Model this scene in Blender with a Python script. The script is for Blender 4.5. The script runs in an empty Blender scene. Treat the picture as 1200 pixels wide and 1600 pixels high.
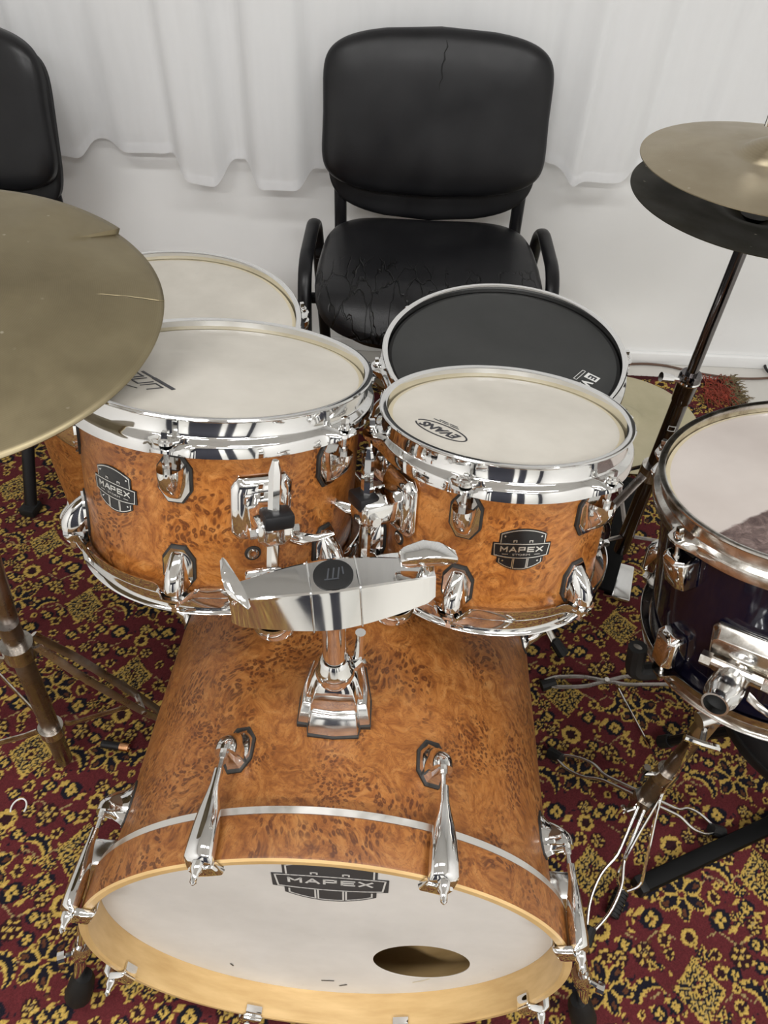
import bpy, bmesh, math, random
import numpy as np
from mathutils import Vector, Matrix

# ------------------------------------------------------------------ camera, world, light
S = bpy.context.scene
COL = S.collection
PI = math.pi
H = 1.25
CAMM = ((0.99896854, 0.04540766, 0.0), (0.03293278, -0.72452111, 0.68846539), (0.0312616, -0.68775527, -0.72526919))
FPX = 1160.0
cam = bpy.data.cameras.new('camera')
cam.sensor_fit = 'HORIZONTAL'; cam.sensor_width = 36.0; cam.lens = FPX * 36.0 / 1200.0
cam.clip_start = 0.02
camo = bpy.data.objects.new('camera', cam); COL.objects.link(camo)
camo.matrix_world = Matrix(((CAMM[0][0], -CAMM[0][1], -CAMM[0][2], 0), (CAMM[1][0], -CAMM[1][1], -CAMM[1][2], 0),
                            (CAMM[2][0], -CAMM[2][1], -CAMM[2][2], H), (0, 0, 0, 1)))
S.camera = camo
S.view_settings.view_transform = 'Standard'
S.view_settings.look = 'None'
S.view_settings.gamma = 1.0
S.view_settings.exposure = 0.0
S.view_settings.use_curve_mapping = False
W = bpy.data.worlds.new('world'); S.world = W; W.use_nodes = True
W.node_tree.nodes['Background'].inputs['Color'].default_value = (0.9, 0.95, 1.0, 1)
W.node_tree.nodes['Background'].inputs['Strength'].default_value = 0.3
# ceiling tube lights: (x, y, length along x, width, watts)
LAMPS = [(-0.75, 0.05, 1.20, 0.20, 19), (0.85, 0.05, 1.20, 0.20, 19), (-0.75, -1.7, 1.20, 0.20, 44), (0.85, -1.7, 1.20, 0.20, 44)]
ROOM_X, ROOM_Y0, WALL_Y, CEIL = 2.1, -3.0, 1.845, 2.6
LAMP_COL = (1.0, 0.995, 0.985)

def P(px, py, x=None, y=None, z=None):
    c = ((px - 600) / FPX, (py - 800) / FPX, 1.0)
    d = [sum(CAMM[i][k] * c[k] for k in range(3)) for i in range(3)]
    t = (z - H) / d[2] if z is not None else (y / d[1] if y is not None else x / d[0])
    return Vector((d[0] * t, d[1] * t, H + d[2] * t))

# ------------------------------------------------------------------ materials
def new_mat(name):
    m = bpy.data.materials.new(name); m.use_nodes = True
    nt = m.node_tree
    return m, nt, nt.nodes['Principled BSDF']
def node(nt, t, **kw):
    n = nt.nodes.new(t)
    for k, v in kw.items():
        if k in n.inputs.keys(): n.inputs[k].default_value = v
        else: setattr(n, k, v)
    return n
def ramp(nt, fac, stops):
    r = nt.nodes.new('ShaderNodeValToRGB'); cr = r.color_ramp
    while len(cr.elements) > 1: cr.elements.remove(cr.elements[-1])
    for i, (p, c) in enumerate(stops):
        e = cr.elements[0] if i == 0 else cr.elements.new(p)
        e.position = p
        if not isinstance(c, (tuple, list)): c = (c, c, c)
        e.color = (c[0], c[1], c[2], 1)
    nt.links.new(fac, r.inputs['Fac']); return r.outputs['Color']
def srgb(r, g, b):
    return tuple(((v / 255) / 12.92 if v / 255 < 0.04045 else (((v / 255) + 0.055) / 1.055) ** 2.4) for v in (r, g, b))
def coords(nt, scale=(1, 1, 1)):
    tc = nt.nodes.new('ShaderNodeTexCoord'); mp = nt.nodes.new('ShaderNodeMapping')
    mp.inputs['Scale'].default_value = scale
    nt.links.new(tc.outputs['Object'], mp.inputs['Vector']); return mp.outputs['Vector']
def noise(nt, vec, scale, detail=3, rough=0.55, dist=0.0):
    n = node(nt, 'ShaderNodeTexNoise', Scale=scale, Detail=detail, Roughness=rough, Distortion=dist)
    nt.links.new(vec, n.inputs['Vector']); return n.outputs['Fac']
def math_n(nt, op, a, b=None, clamp=False):
    n = nt.nodes.new('ShaderNodeMath'); n.operation = op; n.use_clamp = clamp
    for i, v in enumerate((a, b)):
        if v is None: continue
        if isinstance(v, (int, float)): n.inputs[i].default_value = v
        else: nt.links.new(v, n.inputs[i])
    return n.outputs[0]
def mix(nt, fac, a, b, mode='MIX'):
    n = nt.nodes.new('ShaderNodeMix'); n.data_type = 'RGBA'; n.blend_type = mode
    for s, v in ((n.inputs[0], fac), (n.inputs[6], a), (n.inputs[7], b)):
        if isinstance(v, (int, float)): s.default_value = v
        elif isinstance(v, tuple): s.default_value = (v[0], v[1], v[2], 1)
        else: nt.links.new(v, s)
    return n.outputs[2]
def bump(nt, b, h, strength, dist=0.001):
    n = node(nt, 'ShaderNodeBump', Strength=strength, Distance=dist)
    nt.links.new(h, n.inputs['Height']); nt.links.new(n.outputs['Normal'], b.inputs['Normal'])
def plain(name, col, rough=0.5, metal=0.0, var=0.0, vscale=30, bmp=0.0, **kw):
    m, nt, b = new_mat(name)
    b.inputs['Roughness'].default_value = rough; b.inputs['Metallic'].default_value = metal
    v = coords(nt); n = noise(nt, v, vscale, 4)
    lo = tuple(c * (1 - var) for c in col); hi = tuple(min(1, c * (1 + var)) for c in col)
    nt.links.new(ramp(nt, n, [(0.3, lo), (0.7, hi)]), b.inputs['Base Color'])
    if bmp: bump(nt, b, noise(nt, v, vscale * 4, 3), bmp)
    for k, val in kw.items(): b.inputs[k].default_value = val
    return m

def metal_mat(name, col, rough, spot=None, amount=0.0):
    m, nt, b = new_mat(name)
    b.inputs['Metallic'].default_value = 1.0
    v = coords(nt); n = noise(nt, v, 70, 5, 0.65)
    if spot:
        nt.links.new(ramp(nt, n, [(0.5 - 0.12 * amount, col), (0.62 + 0.2 * (1 - amount), spot)]), b.inputs['Base Color'])
    else:
        b.inputs['Base Color'].default_value = (*col, 1)
    nt.links.new(ramp(nt, noise(nt, v, 25, 4), [(0.35, rough * 0.7), (0.75, rough * 1.5)]), b.inputs['Roughness'])
    return m

def burl_mat(name, k=1.0, gloss=0.32):
    m, nt, b = new_mat(name)
    v = coords(nt)
    w = node(nt, 'ShaderNodeTexNoise', Scale=9.0, Detail=3.0)
    nt.links.new(v, w.inputs['Vector'])
    add = nt.nodes.new('ShaderNodeVectorMath'); add.operation = 'MULTIPLY_ADD'
    nt.links.new(w.outputs['Color'], add.inputs[0]); add.inputs[1].default_value = (0.10, 0.10, 0.10); nt.links.new(v, add.inputs[2])
    wv = add.outputs[0]
    n1 = noise(nt, wv, 30, 7, 0.66, 2.4)
    base = ramp(nt, n1, [(0.28, srgb(120 * k, 64 * k, 22 * k)), (0.42, srgb(170 * k, 101 * k, 41 * k)), (0.55, srgb(198 * k, 127 * k, 60 * k)), (0.74, srgb(220 * k, 156 * k, 88 * k))])
    # curly figure: thin dark lines where a distorted noise crosses its middle
    cl = noise(nt, wv, 42, 3, 0.55, 3.5)
    line = ramp(nt, math_n(nt, 'ABSOLUTE', math_n(nt, 'SUBTRACT', cl, 0.5)), [(0.0, 0.55), (0.022, 0.0)])
    base = mix(nt, line, base, srgb(116 * k, 58 * k, 18 * k))
    st = noise(nt, wv, 95, 4, 0.6, 3.0)
    base = mix(nt, ramp(nt, st, [(0.52, 0.0), (0.70, 0.5)]), base, srgb(122 * k, 62 * k, 20 * k))
    # burl eyes in clusters
    clus = ramp(nt, noise(nt, v, 15, 4, 0.65), [(0.45, 0.0), (0.56, 1.0)])
    vo = node(nt, 'ShaderNodeTexVoronoi', Scale=185.0, Randomness=1.0)
    nt.links.new(wv, vo.inputs['Vector'])
    eyes = ramp(nt, vo.outputs['Distance'], [(0.0, 0.55), (0.14, 0.6), (0.24, 1.0), (0.40, 0.75), (0.50, 0.0)])
    e2 = math_n(nt, 'MULTIPLY', eyes, clus)
    base = mix(nt, math_n(nt, 'MULTIPLY', e2, 0.9), base, srgb(92 * k, 42 * k, 12 * k))
    mott = ramp(nt, noise(nt, v, 5, 2), [(0.3, 0.82), (0.7, 1.08)])
    base = mix(nt, 1.0, base, mott, 'MULTIPLY')
    nt.links.new(base, b.inputs['Base Color'])
    b.inputs['Roughness'].default_value = gloss
    bump(nt, b, n1, 0.03)
    return m

M = {}
M['chrome'] = metal_mat('chrome', (0.80, 0.80, 0.79), 0.06)
M['chrome_satin'] = metal_mat('chrome_satin', (0.72, 0.72, 0.71), 0.16)
M['ring_metal'] = metal_mat('ring_metal', (0.86, 0.85, 0.82), 0.4)
M['chrome_worn'] = metal_mat('chrome_worn', (0.66, 0.64, 0.60), 0.2, (0.30, 0.25, 0.20), 0.5)
M['gunmetal'] = metal_mat('gunmetal', (0.36, 0.33, 0.31), 0.30, (0.28, 0.25, 0.22), 0.5)
M['pewter'] = metal_mat('pewter', (0.60, 0.58, 0.55), 0.36, (0.48, 0.45, 0.41), 0.4)
M['dark_chrome'] = metal_mat('dark_chrome', (0.15, 0.14, 0.14), 0.14)
M['burl'] = burl_mat('burl', 0.92, 0.34)
M['burl_bass'] = burl_mat('burl_bass', 0.78, 0.42)
M['black_plastic'] = plain('black_plastic', (0.007, 0.007, 0.008), 0.4, 0, 0.2, 40, **{'Specular IOR Level': 0.35})
M['rubber'] = plain('rubber', (0.008, 0.008, 0.008), 0.6, 0, 0.2, 60, **{'Specular IOR Level': 0.3})
M['gasket'] = plain('gasket', (0.02, 0.018, 0.016), 0.6, 0, 0.2, 60)
M['black_paint'] = plain('black_paint', (0.006, 0.006, 0.007), 0.34, 0, 0.2, 30, **{'Specular IOR Level': 0.3})
M['black_matt'] = plain('black_matt', (0.003, 0.003, 0.003), 0.6, 0, 0.2, 30, **{'Specular IOR Level': 0.12})
M['ink'] = plain('ink', (0.022, 0.022, 0.028), 0.45, 0, 0.1, 30)
M['ink_grey'] = plain('ink_grey', (0.040, 0.044, 0.050), 0.55, 0, 0.1, 30)
M['white_print'] = plain('white_print', (0.62, 0.62, 0.60), 0.45, 0, 0.05, 30)
M['badge_black'] = plain('badge_black', (0.006, 0.006, 0.007), 0.16, 0, 0.2, 30)
M['badge_silver'] = metal_mat('badge_silver', (0.8, 0.8, 0.78), 0.2)
M['wire_white'] = plain('wire_white', (0.7, 0.7, 0.68), 0.4, 0, 0.05, 30)
M['cable'] = plain('cable', (0.10, 0.055, 0.035), 0.6, 0, 0.2, 30)
M['copper'] = metal_mat('copper', (0.80, 0.42, 0.22), 0.2)
M['red_wool'] = plain('red_wool', srgb(134, 56, 40), 0.95, 0, 0.35, 60)
M['fur'] = plain('fur', srgb(112, 98, 70), 0.95, 0, 0.5, 120)

def maple():
    m, nt, b = new_mat('maple'); v = coords(nt, (1, 1, 6))
    nt.links.new(ramp(nt, noise(nt, v, 12, 5), [(0.3, srgb(184, 150, 98)), (0.7, srgb(208, 176, 124))]), b.inputs['Base Color'])
    b.inputs['Roughness'].default_value = 0.4
    return m
M['maple'] = maple()

def head_mat(name, c1, c2, rough=0.5, scale=9):
    m, nt, b = new_mat(name); v = coords(nt)
    n = noise(nt, v, scale, 5, 0.6)
    c = ramp(nt, n, [(0.35, c1), (0.68, c2)])
    n2 = noise(nt, v, 34, 4, 0.7)
    c = mix(nt, ramp(nt, n2, [(0.66, 0.0), (0.8, 0.35)]), c, tuple(x * 0.72 for x in c1))
    nt.links.new(c, b.inputs['Base Color'])
    b.inputs['Roughness'].default_value = rough
    bump(nt, b, noise(nt, v, 900, 2), 0.12, 0.0004)
    return m
M['head'] = head_mat('coated_head', srgb(180, 175, 165), srgb(196, 191, 181), 0.42)
M['bass_head'] = head_mat('bass_head', srgb(204, 202, 198), srgb(222, 220, 216), 0.5, 6)
M['head_collar'] = plain('head_collar', srgb(198, 187, 160), 0.4, 0, 0.08, 20)
M['black_head'] = head_mat('black_head', (0.018, 0.019, 0.018), (0.028, 0.029, 0.028), 0.55)

def blue_head():
    m, nt, b = new_mat('worn_head'); v = coords(nt)
    c = ramp(nt, noise(nt, v, 6, 4), [(0.35, srgb(178, 169, 163)), (0.68, srgb(196, 188, 182))])
    # darker mottled patch beyond a ragged straight edge
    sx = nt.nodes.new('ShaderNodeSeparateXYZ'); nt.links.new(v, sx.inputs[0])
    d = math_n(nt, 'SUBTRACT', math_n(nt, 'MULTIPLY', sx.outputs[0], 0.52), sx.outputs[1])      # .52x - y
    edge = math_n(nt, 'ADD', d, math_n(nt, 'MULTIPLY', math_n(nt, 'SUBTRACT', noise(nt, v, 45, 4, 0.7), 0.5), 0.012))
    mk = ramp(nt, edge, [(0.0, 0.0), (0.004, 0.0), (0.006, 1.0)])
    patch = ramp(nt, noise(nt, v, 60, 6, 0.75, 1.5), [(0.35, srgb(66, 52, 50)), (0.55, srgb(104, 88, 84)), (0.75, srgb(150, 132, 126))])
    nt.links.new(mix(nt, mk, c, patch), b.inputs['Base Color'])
    b.inputs['Roughness'].default_value = 0.36
    return m
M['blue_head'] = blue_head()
M['blue'] = plain('blue_lacquer', (0.0045, 0.0040, 0.013), 0.10, 0, 0.3, 4)
M['blue'].node_tree.nodes['Principled BSDF'].inputs['Coat Weight'].default_value = 0.2

def brass(name, c1, c2, rough):
    m, nt, b = new_mat(name); v = coords(nt)
    b.inputs['Metallic'].default_value = 1.0
    n = noise(nt, v, 7, 5, 0.6)
    c = ramp(nt, n, [(0.3, c1), (0.7, c2)])
    # lathe grooves
    wv = node(nt, 'ShaderNodeTexWave', wave_type='RINGS', rings_direction='SPHERICAL', Scale=160.0, Distortion=0.6)
    nt.links.new(v, wv.inputs['Vector'])
    c = mix(nt, 0.03, c, wv.outputs['Color'], 'OVERLAY')
    sp = node(nt, 'ShaderNodeTexVoronoi', Scale=70.0); nt.links.new(v, sp.inputs['Vector'])
    spk = math_n(nt, 'MULTIPLY', ramp(nt, sp.outputs['Distance'], [(0.08, 1.0), (0.15, 0.0)]), ramp(nt, noise(nt, v, 30, 3), [(0.55, 0.0), (0.65, 0.8)]))
    c = mix(nt, spk, c, (0.62, 0.56, 0.44))
    nt.links.new(c, b.inputs['Base Color'])
    nt.links.new(ramp(nt, noise(nt, v, 18, 4), [(0.3, rough * 0.85), (0.75, rough * 1.2)]), b.inputs['Roughness'])
    bump(nt, b, wv.outputs['Fac'], 0.02, 0.0004)
    return m
M['brass'] = brass('bronze', srgb(130, 119, 94), srgb(154, 143, 115), 0.44)
M['brass_hat'] = brass('hat_bronze', srgb(150, 138, 114), srgb(172, 160, 136), 0.38)
M['brass_dark'] = brass('hat_dark', srgb(48, 46, 38), srgb(70, 66, 54), 0.5)  # shade of the upper hat, plus dirt, put into the bronze colour
M['brass_pale'] = brass('pale_bronze', srgb(196, 190, 160), srgb(214, 206, 178), 0.5)

def vinyl(name, cracks):
    m, nt, b = new_mat(name); v = coords(nt)
    c = ramp(nt, noise(nt, v, 12, 4), [(0.3, (0.005, 0.005, 0.006)), (0.7, (0.010, 0.010, 0.011))])
    h = noise(nt, v, 500, 2)
    if cracks:
        mp = nt.nodes.new('ShaderNodeMapping'); mp.inputs['Scale'].default_value = (30, 11, 11)
        tc = nt.nodes.new('ShaderNodeTexCoord'); nt.links.new(tc.outputs['Object'], mp.inputs['Vector'])
        w = node(nt, 'ShaderNodeTexNoise', Scale=1.2, Detail=3.0); nt.links.new(mp.outputs[0], w.inputs['Vector'])
        ad = nt.nodes.new('ShaderNodeVectorMath'); ad.operation = 'ADD'
        nt.links.new(mp.outputs[0], ad.inputs[0]); nt.links.new(w.outputs['Color'], ad.inputs[1])
        vo = node(nt, 'ShaderNodeTexVoronoi', feature='DISTANCE_TO_EDGE', Scale=1.0); nt.links.new(ad.outputs[0], vo.inputs['Vector'])
        ck = ramp(nt, vo.outputs['Distance'], [(0.016, 1.0), (0.045, 0.0)])
        sx = nt.nodes.new('ShaderNodeSeparateXYZ'); nt.links.new(v, sx.inputs[0])
        mk = ramp(nt, math_n(nt, 'ADD', sx.outputs[1], math_n(nt, 'MULTIPLY', noise(nt, v, 9, 2), 0.12)), [(0.0, 1.0), (0.03, 0.0)])
        ck = math_n(nt, 'MULTIPLY', ck, mk)
        c = mix(nt, ck, c, (0.001, 0.001, 0.001))
        h = math_n(nt, 'SUBTRACT', math_n(nt, 'MULTIPLY', h, 0.2), ck)
    nt.links.new(c, b.inputs['Base Color'])
    nt.links.new(ramp(nt, noise(nt, v, 7, 4), [(0.35, 0.30), (0.7, 0.46)]), b.inputs['Roughness'])
    b.inputs['Specular IOR Level'].default_value = 0.32
    bump(nt, b, h, 0.9 if cracks else 0.06, 0.0015 if cracks else 0.001)
    return m
M['vinyl'] = vinyl('black_vinyl', False)
M['vinyl_cracked'] = vinyl('black_vinyl_cracked', True)

def wall_mat():
    m, nt, b = new_mat('white_wall'); v = coords(nt)
    c = ramp(nt, noise(nt, v, 3, 5), [(0.3, (0.80, 0.80, 0.79)), (0.7, (0.84, 0.84, 0.83))])
    c = mix(nt, ramp(nt, noise(nt, v, 16, 5, 0.7), [(0.68, 0.0), (0.80, 0.25)]), c, (0.5, 0.48, 0.44))
    nt.links.new(c, b.inputs['Base Color']); b.inputs['Roughness'].default_value = 0.8
    bump(nt, b, noise(nt, v, 60, 4), 0.05)
    return m
M['wall'] = wall_mat()
M['ceiling'] = plain('ceiling_white', (0.82, 0.82, 0.81), 0.9, 0, 0.02, 3)
M['far_wall'] = plain('navy_wall', (0.018, 0.019, 0.030), 0.8, 0, 0.1, 2)
M['door_white'] = plain('door_white', (0.78, 0.78, 0.76), 0.5, 0, 0.03, 3)
M['floor'] = plain('pale_floor', (0.60, 0.58, 0.54), 0.5, 0, 0.06, 6)
M['lamp_housing'] = plain('lamp_housing', (0.8, 0.8, 0.8), 0.4)

def sheer():
    m, nt, b = new_mat('sheer_white'); out = nt.nodes['Material Output']
    v = coords(nt, (1, 1, 0.15))
    nt.nodes.remove(b)
    d = node(nt, 'ShaderNodeBsdfDiffuse', Color=(0.93, 0.935, 0.945, 1)); t = node(nt, 'ShaderNodeBsdfTranslucent', Color=(0.92, 0.925, 0.935, 1))
    tr = node(nt, 'ShaderNodeBsdfTransparent', Color=(1, 1, 1, 1))
    m1 = nt.nodes.new('ShaderNodeMixShader'); m1.inputs[0].default_value = 0.4
    nt.links.new(d.outputs[0], m1.inputs[1]); nt.links.new(t.outputs[0], m1.inputs[2])
    m2 = nt.nodes.new('ShaderNodeMixShader')
    nt.links.new(ramp(nt, noise(nt, v, 12, 3), [(0.3, 0.30), (0.7, 0.40)]), m2.inputs[0])
    nt.links.new(m1.outputs[0], m2.inputs[1]); nt.links.new(tr.outputs[0], m2.inputs[2])
    nt.links.new(m2.outputs[0], out.inputs[0])
    return m
M['sheer'] = sheer()

def rug_mat():
    m, nt, b = new_mat('rug_pile')
    a = nt.nodes.new('ShaderNodeAttribute'); a.attribute_name = 'dye'
    v = coords(nt)
    f = ramp(nt, noise(nt, v, 420, 3, 0.7), [(0.3, 0.72), (0.7, 1.2)])
    g = ramp(nt, noise(nt, v, 3, 3), [(0.3, 0.86), (0.7, 1.1)])
    c = mix(nt, 1.0, mix(nt, 1.0, a.outputs['Color'], f, 'MULTIPLY'), g, 'MULTIPLY')
    nt.links.new(c, b.inputs['Base Color']); b.inputs['Roughness'].default_value = 0.95
    b.inputs['Specular IOR Level'].default_value = 0.2
    bump(nt, b, noise(nt, v, 500, 3, 0.7), 0.5, 0.002)
    return m
M['rug'] = rug_mat()

# ------------------------------------------------------------------ mesh helpers
class MB:
    def __init__(self): self.v = []; self.f = []
    def add(self, vs, fs):
        o = len(self.v); self.v += [tuple(p) for p in vs]; self.f += [tuple(i + o for i in f) for f in fs]; return self
    def box(self, cx, cy, cz, sx, sy, sz, R=None):
        vs = []
        for k in range(8):
            p = Vector(((-1, 1)[k & 1] * sx / 2, (-1, 1)[(k >> 1) & 1] * sy / 2, (-1, 1)[(k >> 2) & 1] * sz / 2))
            if R is not None: p = R @ p
            vs.append((p.x + cx, p.y + cy, p.z + cz))
        return self.add(vs, [(0, 2, 3, 1), (4, 5, 7, 6), (0, 1, 5, 4), (2, 6, 7, 3), (0, 4, 6, 2), (1, 3, 7, 5)])
    def lathe(self, prof, n=64, mod=None, closed=False):
        vs = []; m = len(prof)
        for j in range(n):
            a = 2 * PI * j / n
            for i, (r, h) in enumerate(prof):
                if mod: r, h = mod(i, a, r, h)
                vs.append((r * math.cos(a), r * math.sin(a), h))
        fs = []
        for j in range(n):
            k = (j + 1) % n
            for i in range(m if closed else m - 1):
                i2 = (i + 1) % m
                fs.append((j * m + i, k * m + i, k * m + i2, j * m + i2))
        return self.add(vs, fs)
    def tube(self, pts, r, n=10, sec=None, cap=True, up=None):
        pts = [Vector(p) for p in pts]
        rs = r if isinstance(r, (list, tuple)) else [r] * len(pts)
        t0 = (pts[1] - pts[0]).normalized()
        u = Vector(up) if up else (Vector((0, 0, 1)) if abs(t0.z) < 0.9 else Vector((1, 0, 0)))
        u = (u - t0 * u.dot(t0)).normalized()
        vs = []
        for i, p in enumerate(pts):
            if i == 0: t = t0
            elif i == len(pts) - 1: t = (pts[-1] - pts[-2]).normalized()
            else: t = ((pts[i] - pts[i - 1]).normalized() + (pts[i + 1] - pts[i]).normalized()).normalized()
            u = (u - t * u.dot(t)).normalized(); w = t.cross(u)
            for k in range(n):
                a = 2 * PI * (k + 0.5) / n
                ca, sa = math.cos(a), math.sin(a)
                if sec: ca *= sec[0]; sa *= sec[1]
                vs.append(p + u * (rs[i] * ca) + w * (rs[i] * sa))
        fs = []
        for i in range(len(pts) - 1):
            for k in range(n):
                q = (k + 1) % n
                fs.append((i * n + k, i * n + q, (i + 1) * n + q, (i + 1) * n + k))
        if cap:
            fs.append(tuple(range(n - 1, -1, -1))); o = (len(pts) - 1) * n; fs.append(tuple(range(o, o + n)))
        return self.add(vs, fs)
    def loft(self, secs):
        n = len(secs[0]); vs = [p for s in secs for p in s]; fs = []
        for i in range(len(secs) - 1):
            for k in range(n):
                q = (k + 1) % n
                fs.append((i * n + k, i * n + q, (i + 1) * n + q, (i + 1) * n + k))
        fs.append(tuple(range(n - 1, -1, -1))); o = (len(secs) - 1) * n; fs.append(tuple(range(o, o + n)))
        return self.add(vs, fs)
    def prism(self, poly, z0, z1, f=None):
        n = len(poly)
        vs = [(x, y, z0) for x, y in poly] + [(x, y, z1) for x, y in poly]
        if f: vs = [f(*p) for p in vs]
        fs = [tuple(range(n - 1, -1, -1)), tuple(range(n, 2 * n))] + [(i, (i + 1) % n, (i + 1) % n + n, i + n) for i in range(n)]
        return self.add(vs, fs)
    def xf(self, Mx):
        self.v = [tuple(Mx @ Vector(p)) for p in self.v]; return self
    def mesh(self, name, angle=35, bevel=0.0, seg=2, doubles=True):
        me = bpy.data.meshes.new(name)
        bm = bmesh.new()
        vv = [bm.verts.new(p) for p in self.v]
        for f in self.f:
            if len(set(f)) > 2:
                try: bm.faces.new([vv[i] for i in f])
                except ValueError: pass
        if doubles: bmesh.ops.remove_doubles(bm, verts=bm.verts, dist=1e-6)
        bmesh.ops.recalc_face_normals(bm, faces=bm.faces)
        if bevel:
            es = [e for e in bm.edges if len(e.link_faces) == 2 and e.calc_face_angle(0) > 0.5]
            bmesh.ops.bevel(bm, geom=es, offset=bevel, segments=seg, affect='EDGES', profile=0.5, clamp_overlap=True)
        bm.to_mesh(me); bm.free()
        for p in me.polygons: p.use_smooth = True
        me.set_sharp_from_angle(angle=math.radians(angle))
        return me

def obj(name, me, mat, parent=None, mx=None):
    if isinstance(me, MB): me = me.mesh(name)
    if mat and not me.materials: me.materials.append(M[mat] if isinstance(mat, str) else mat)
    o = bpy.data.objects.new(name, me); COL.objects.link(o)
    if parent: o.parent = parent
    if mx is not None: o.matrix_basis = mx
    return o
def tag(o, label, cat, group=None):
    o['label'] = label; o['category'] = cat
    if group: o['group'] = group
    return o
def thing(name, label, cat, mx=None, group=None):
    o = bpy.data.objects.new(name, None); COL.objects.link(o); o.empty_display_size = 0.05
    if mx is not None: o.matrix_basis = mx
    return tag(o, label, cat, group)
def struct(name, me, mat):
    o = obj(name, me, mat); o['kind'] = 'structure'; return o
def fillet(pts, rad, seg=5):
    pts = [Vector(p) for p in pts]; out = [pts[0]]
    for i in range(1, len(pts) - 1):
        a, b, c = pts[i - 1], pts[i], pts[i + 1]
        d1 = (a - b); d2 = (c - b); l = min(rad, d1.length * 0.49, d2.length * 0.49)
        p0 = b + d1.normalized() * l; p1 = b + d2.normalized() * l
        for k in range(seg + 1):
            t = k / seg
            out.append(p0 * (1 - t) ** 2 + b * (2 * t * (1 - t)) + p1 * t ** 2)
    out.append(pts[-1]); return out
def T(x, y, z): return Matrix.Translation((x, y, z))
def frame(o, ex, ey, ez):
    return Matrix(((ex[0], ey[0], ez[0], o[0]), (ex[1], ey[1], ez[1], o[1]), (ex[2], ey[2], ez[2], o[2]), (0, 0, 0, 1)))
def axis_frame(C, n, x=(1, 0, 0)):
    n = Vector(n).normalized(); ex = Vector(x); ex = (ex - n * ex.dot(n)).normalized(); ey = n.cross(ex)
    return frame(C, ex, ey, n)
def polar(az, r, h):
    """frame on a cylinder side: X outwards, Y tangential, Z along the axis"""
    a = math.radians(az); c, s = math.cos(a), math.sin(a)
    return frame((r * c, r * s, h), (c, s, 0), (-s, c, 0), (0, 0, 1))
def disc(r, h, n=72, dome=0.0, rings=6):
    prof = [(r * (1 - k / rings), h + dome * (1 - (1 - k / rings) ** 2)) for k in range(rings + 1)]
    return MB().lathe(prof, n)
def text_mesh(s, size, fn, extrude=0.0, sx=1.0, bold=0.0, shear=0.0):
    cu = bpy.data.curves.new('lettering', 'FONT'); cu.body = s; cu.size = size; cu.align_x = 'CENTER'; cu.align_y = 'CENTER'
    cu.extrude = extrude; cu.offset = bold; cu.shear = shear; cu.resolution_u = 3
    o = bpy.data.objects.new('lettering', cu); COL.objects.link(o)
    bpy.context.view_layer.update()
    me = bpy.data.meshes.new_from_object(o.evaluated_get(bpy.context.evaluated_depsgraph_get()))
    bpy.data.objects.remove(o); bpy.data.curves.remove(cu)
    for v in me.vertices: v.co = Vector(fn(v.co.x * sx, v.co.y, v.co.z))
    me.name = 'lettering'; me.materials.clear()
    return me
def ribbon(mb, pts, w, fn, z0, z1, step=0.004, closed=False):
    """flat line of width w drawn in (u,v), laid on a surface by fn(u,v,z)"""
    pts = [Vector((p[0], p[1])) for p in pts]
    if closed: pts.append(pts[0])
    for a, b in zip(pts[:-1], pts[1:]):
        d = b - a
        if d.length < 1e-7: continue
        k = max(1, int(d.length / step)); t = d.normalized(); nn = Vector((-t.y, t.x)) * (w / 2)
        a2 = a - t * (w / 2); b2 = b + t * (w / 2)
        for i in range(k):
            p = a2.lerp(b2, i / k); q = a2.lerp(b2, (i + 1) / k)
            mb.prism([p + nn, p - nn, q - nn, q + nn], z0, z1, fn)
    return mb
def squared(theta, a, b, e):
    c, s = math.cos(theta), math.sin(theta)
    return a * math.copysign(abs(c) ** (2 / e), c), b * math.copysign(abs(s) ** (2 / e), s)
def copy_tree(o, parent=None):
    c = o.copy(); COL.objects.link(c); c.parent = parent
    for ch in o.children: copy_tree(ch, c)
    return c

# ------------------------------------------------------------------ the room
RX = ROOM_X
struct('floor', MB().box(0, (ROOM_Y0 + WALL_Y) / 2, -0.05, 2 * RX + 0.2, WALL_Y - ROOM_Y0 + 0.2, 0.1), 'floor')
struct('ceiling', MB().box(0, (ROOM_Y0 + WALL_Y) / 2, CEIL + 0.05, 2 * RX + 0.2, WALL_Y - ROOM_Y0 + 0.2, 0.1), 'ceiling')
struct('wall_back', MB().box(0, WALL_Y + 0.05, CEIL / 2, 2 * RX + 0.2, 0.1, CEIL), 'wall')
struct('wall_left', MB().box(-RX - 0.05, (ROOM_Y0 + WALL_Y) / 2, CEIL / 2, 0.1, WALL_Y - ROOM_Y0, CEIL), 'wall')
struct('wall_right', MB().box(RX + 0.05, (ROOM_Y0 + WALL_Y) / 2, CEIL / 2, 0.1, WALL_Y - ROOM_Y0, CEIL), 'wall')
struct('wall_front', MB().box(0, ROOM_Y0 - 0.05, CEIL / 2, 2 * RX + 0.2, 0.1, CEIL), 'far_wall')  # unseen wall behind the camera, made dark for the chrome to reflect
for i, (x, w) in enumerate(((-1.35, 0.75), (0.55, 0.24), (1.45, 0.75))):  # unseen white panels added as bright patches in the chrome reflections
    d = struct('door_%d' % (i + 1), MB().box(x, ROOM_Y0 + 0.02, 1.03, w, 0.04, 2.06).mesh('door', bevel=0.005), 'door_white')
    obj('door_handle', MB().tube([(x + w * 0.4, ROOM_Y0 + 0.04, 1.0), (x + w * 0.4, ROOM_Y0 + 0.085, 1.0), (x + w * 0.22, ROOM_Y0 + 0.085, 1.0)], 0.009, 10), 'chrome_satin', d)
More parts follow.
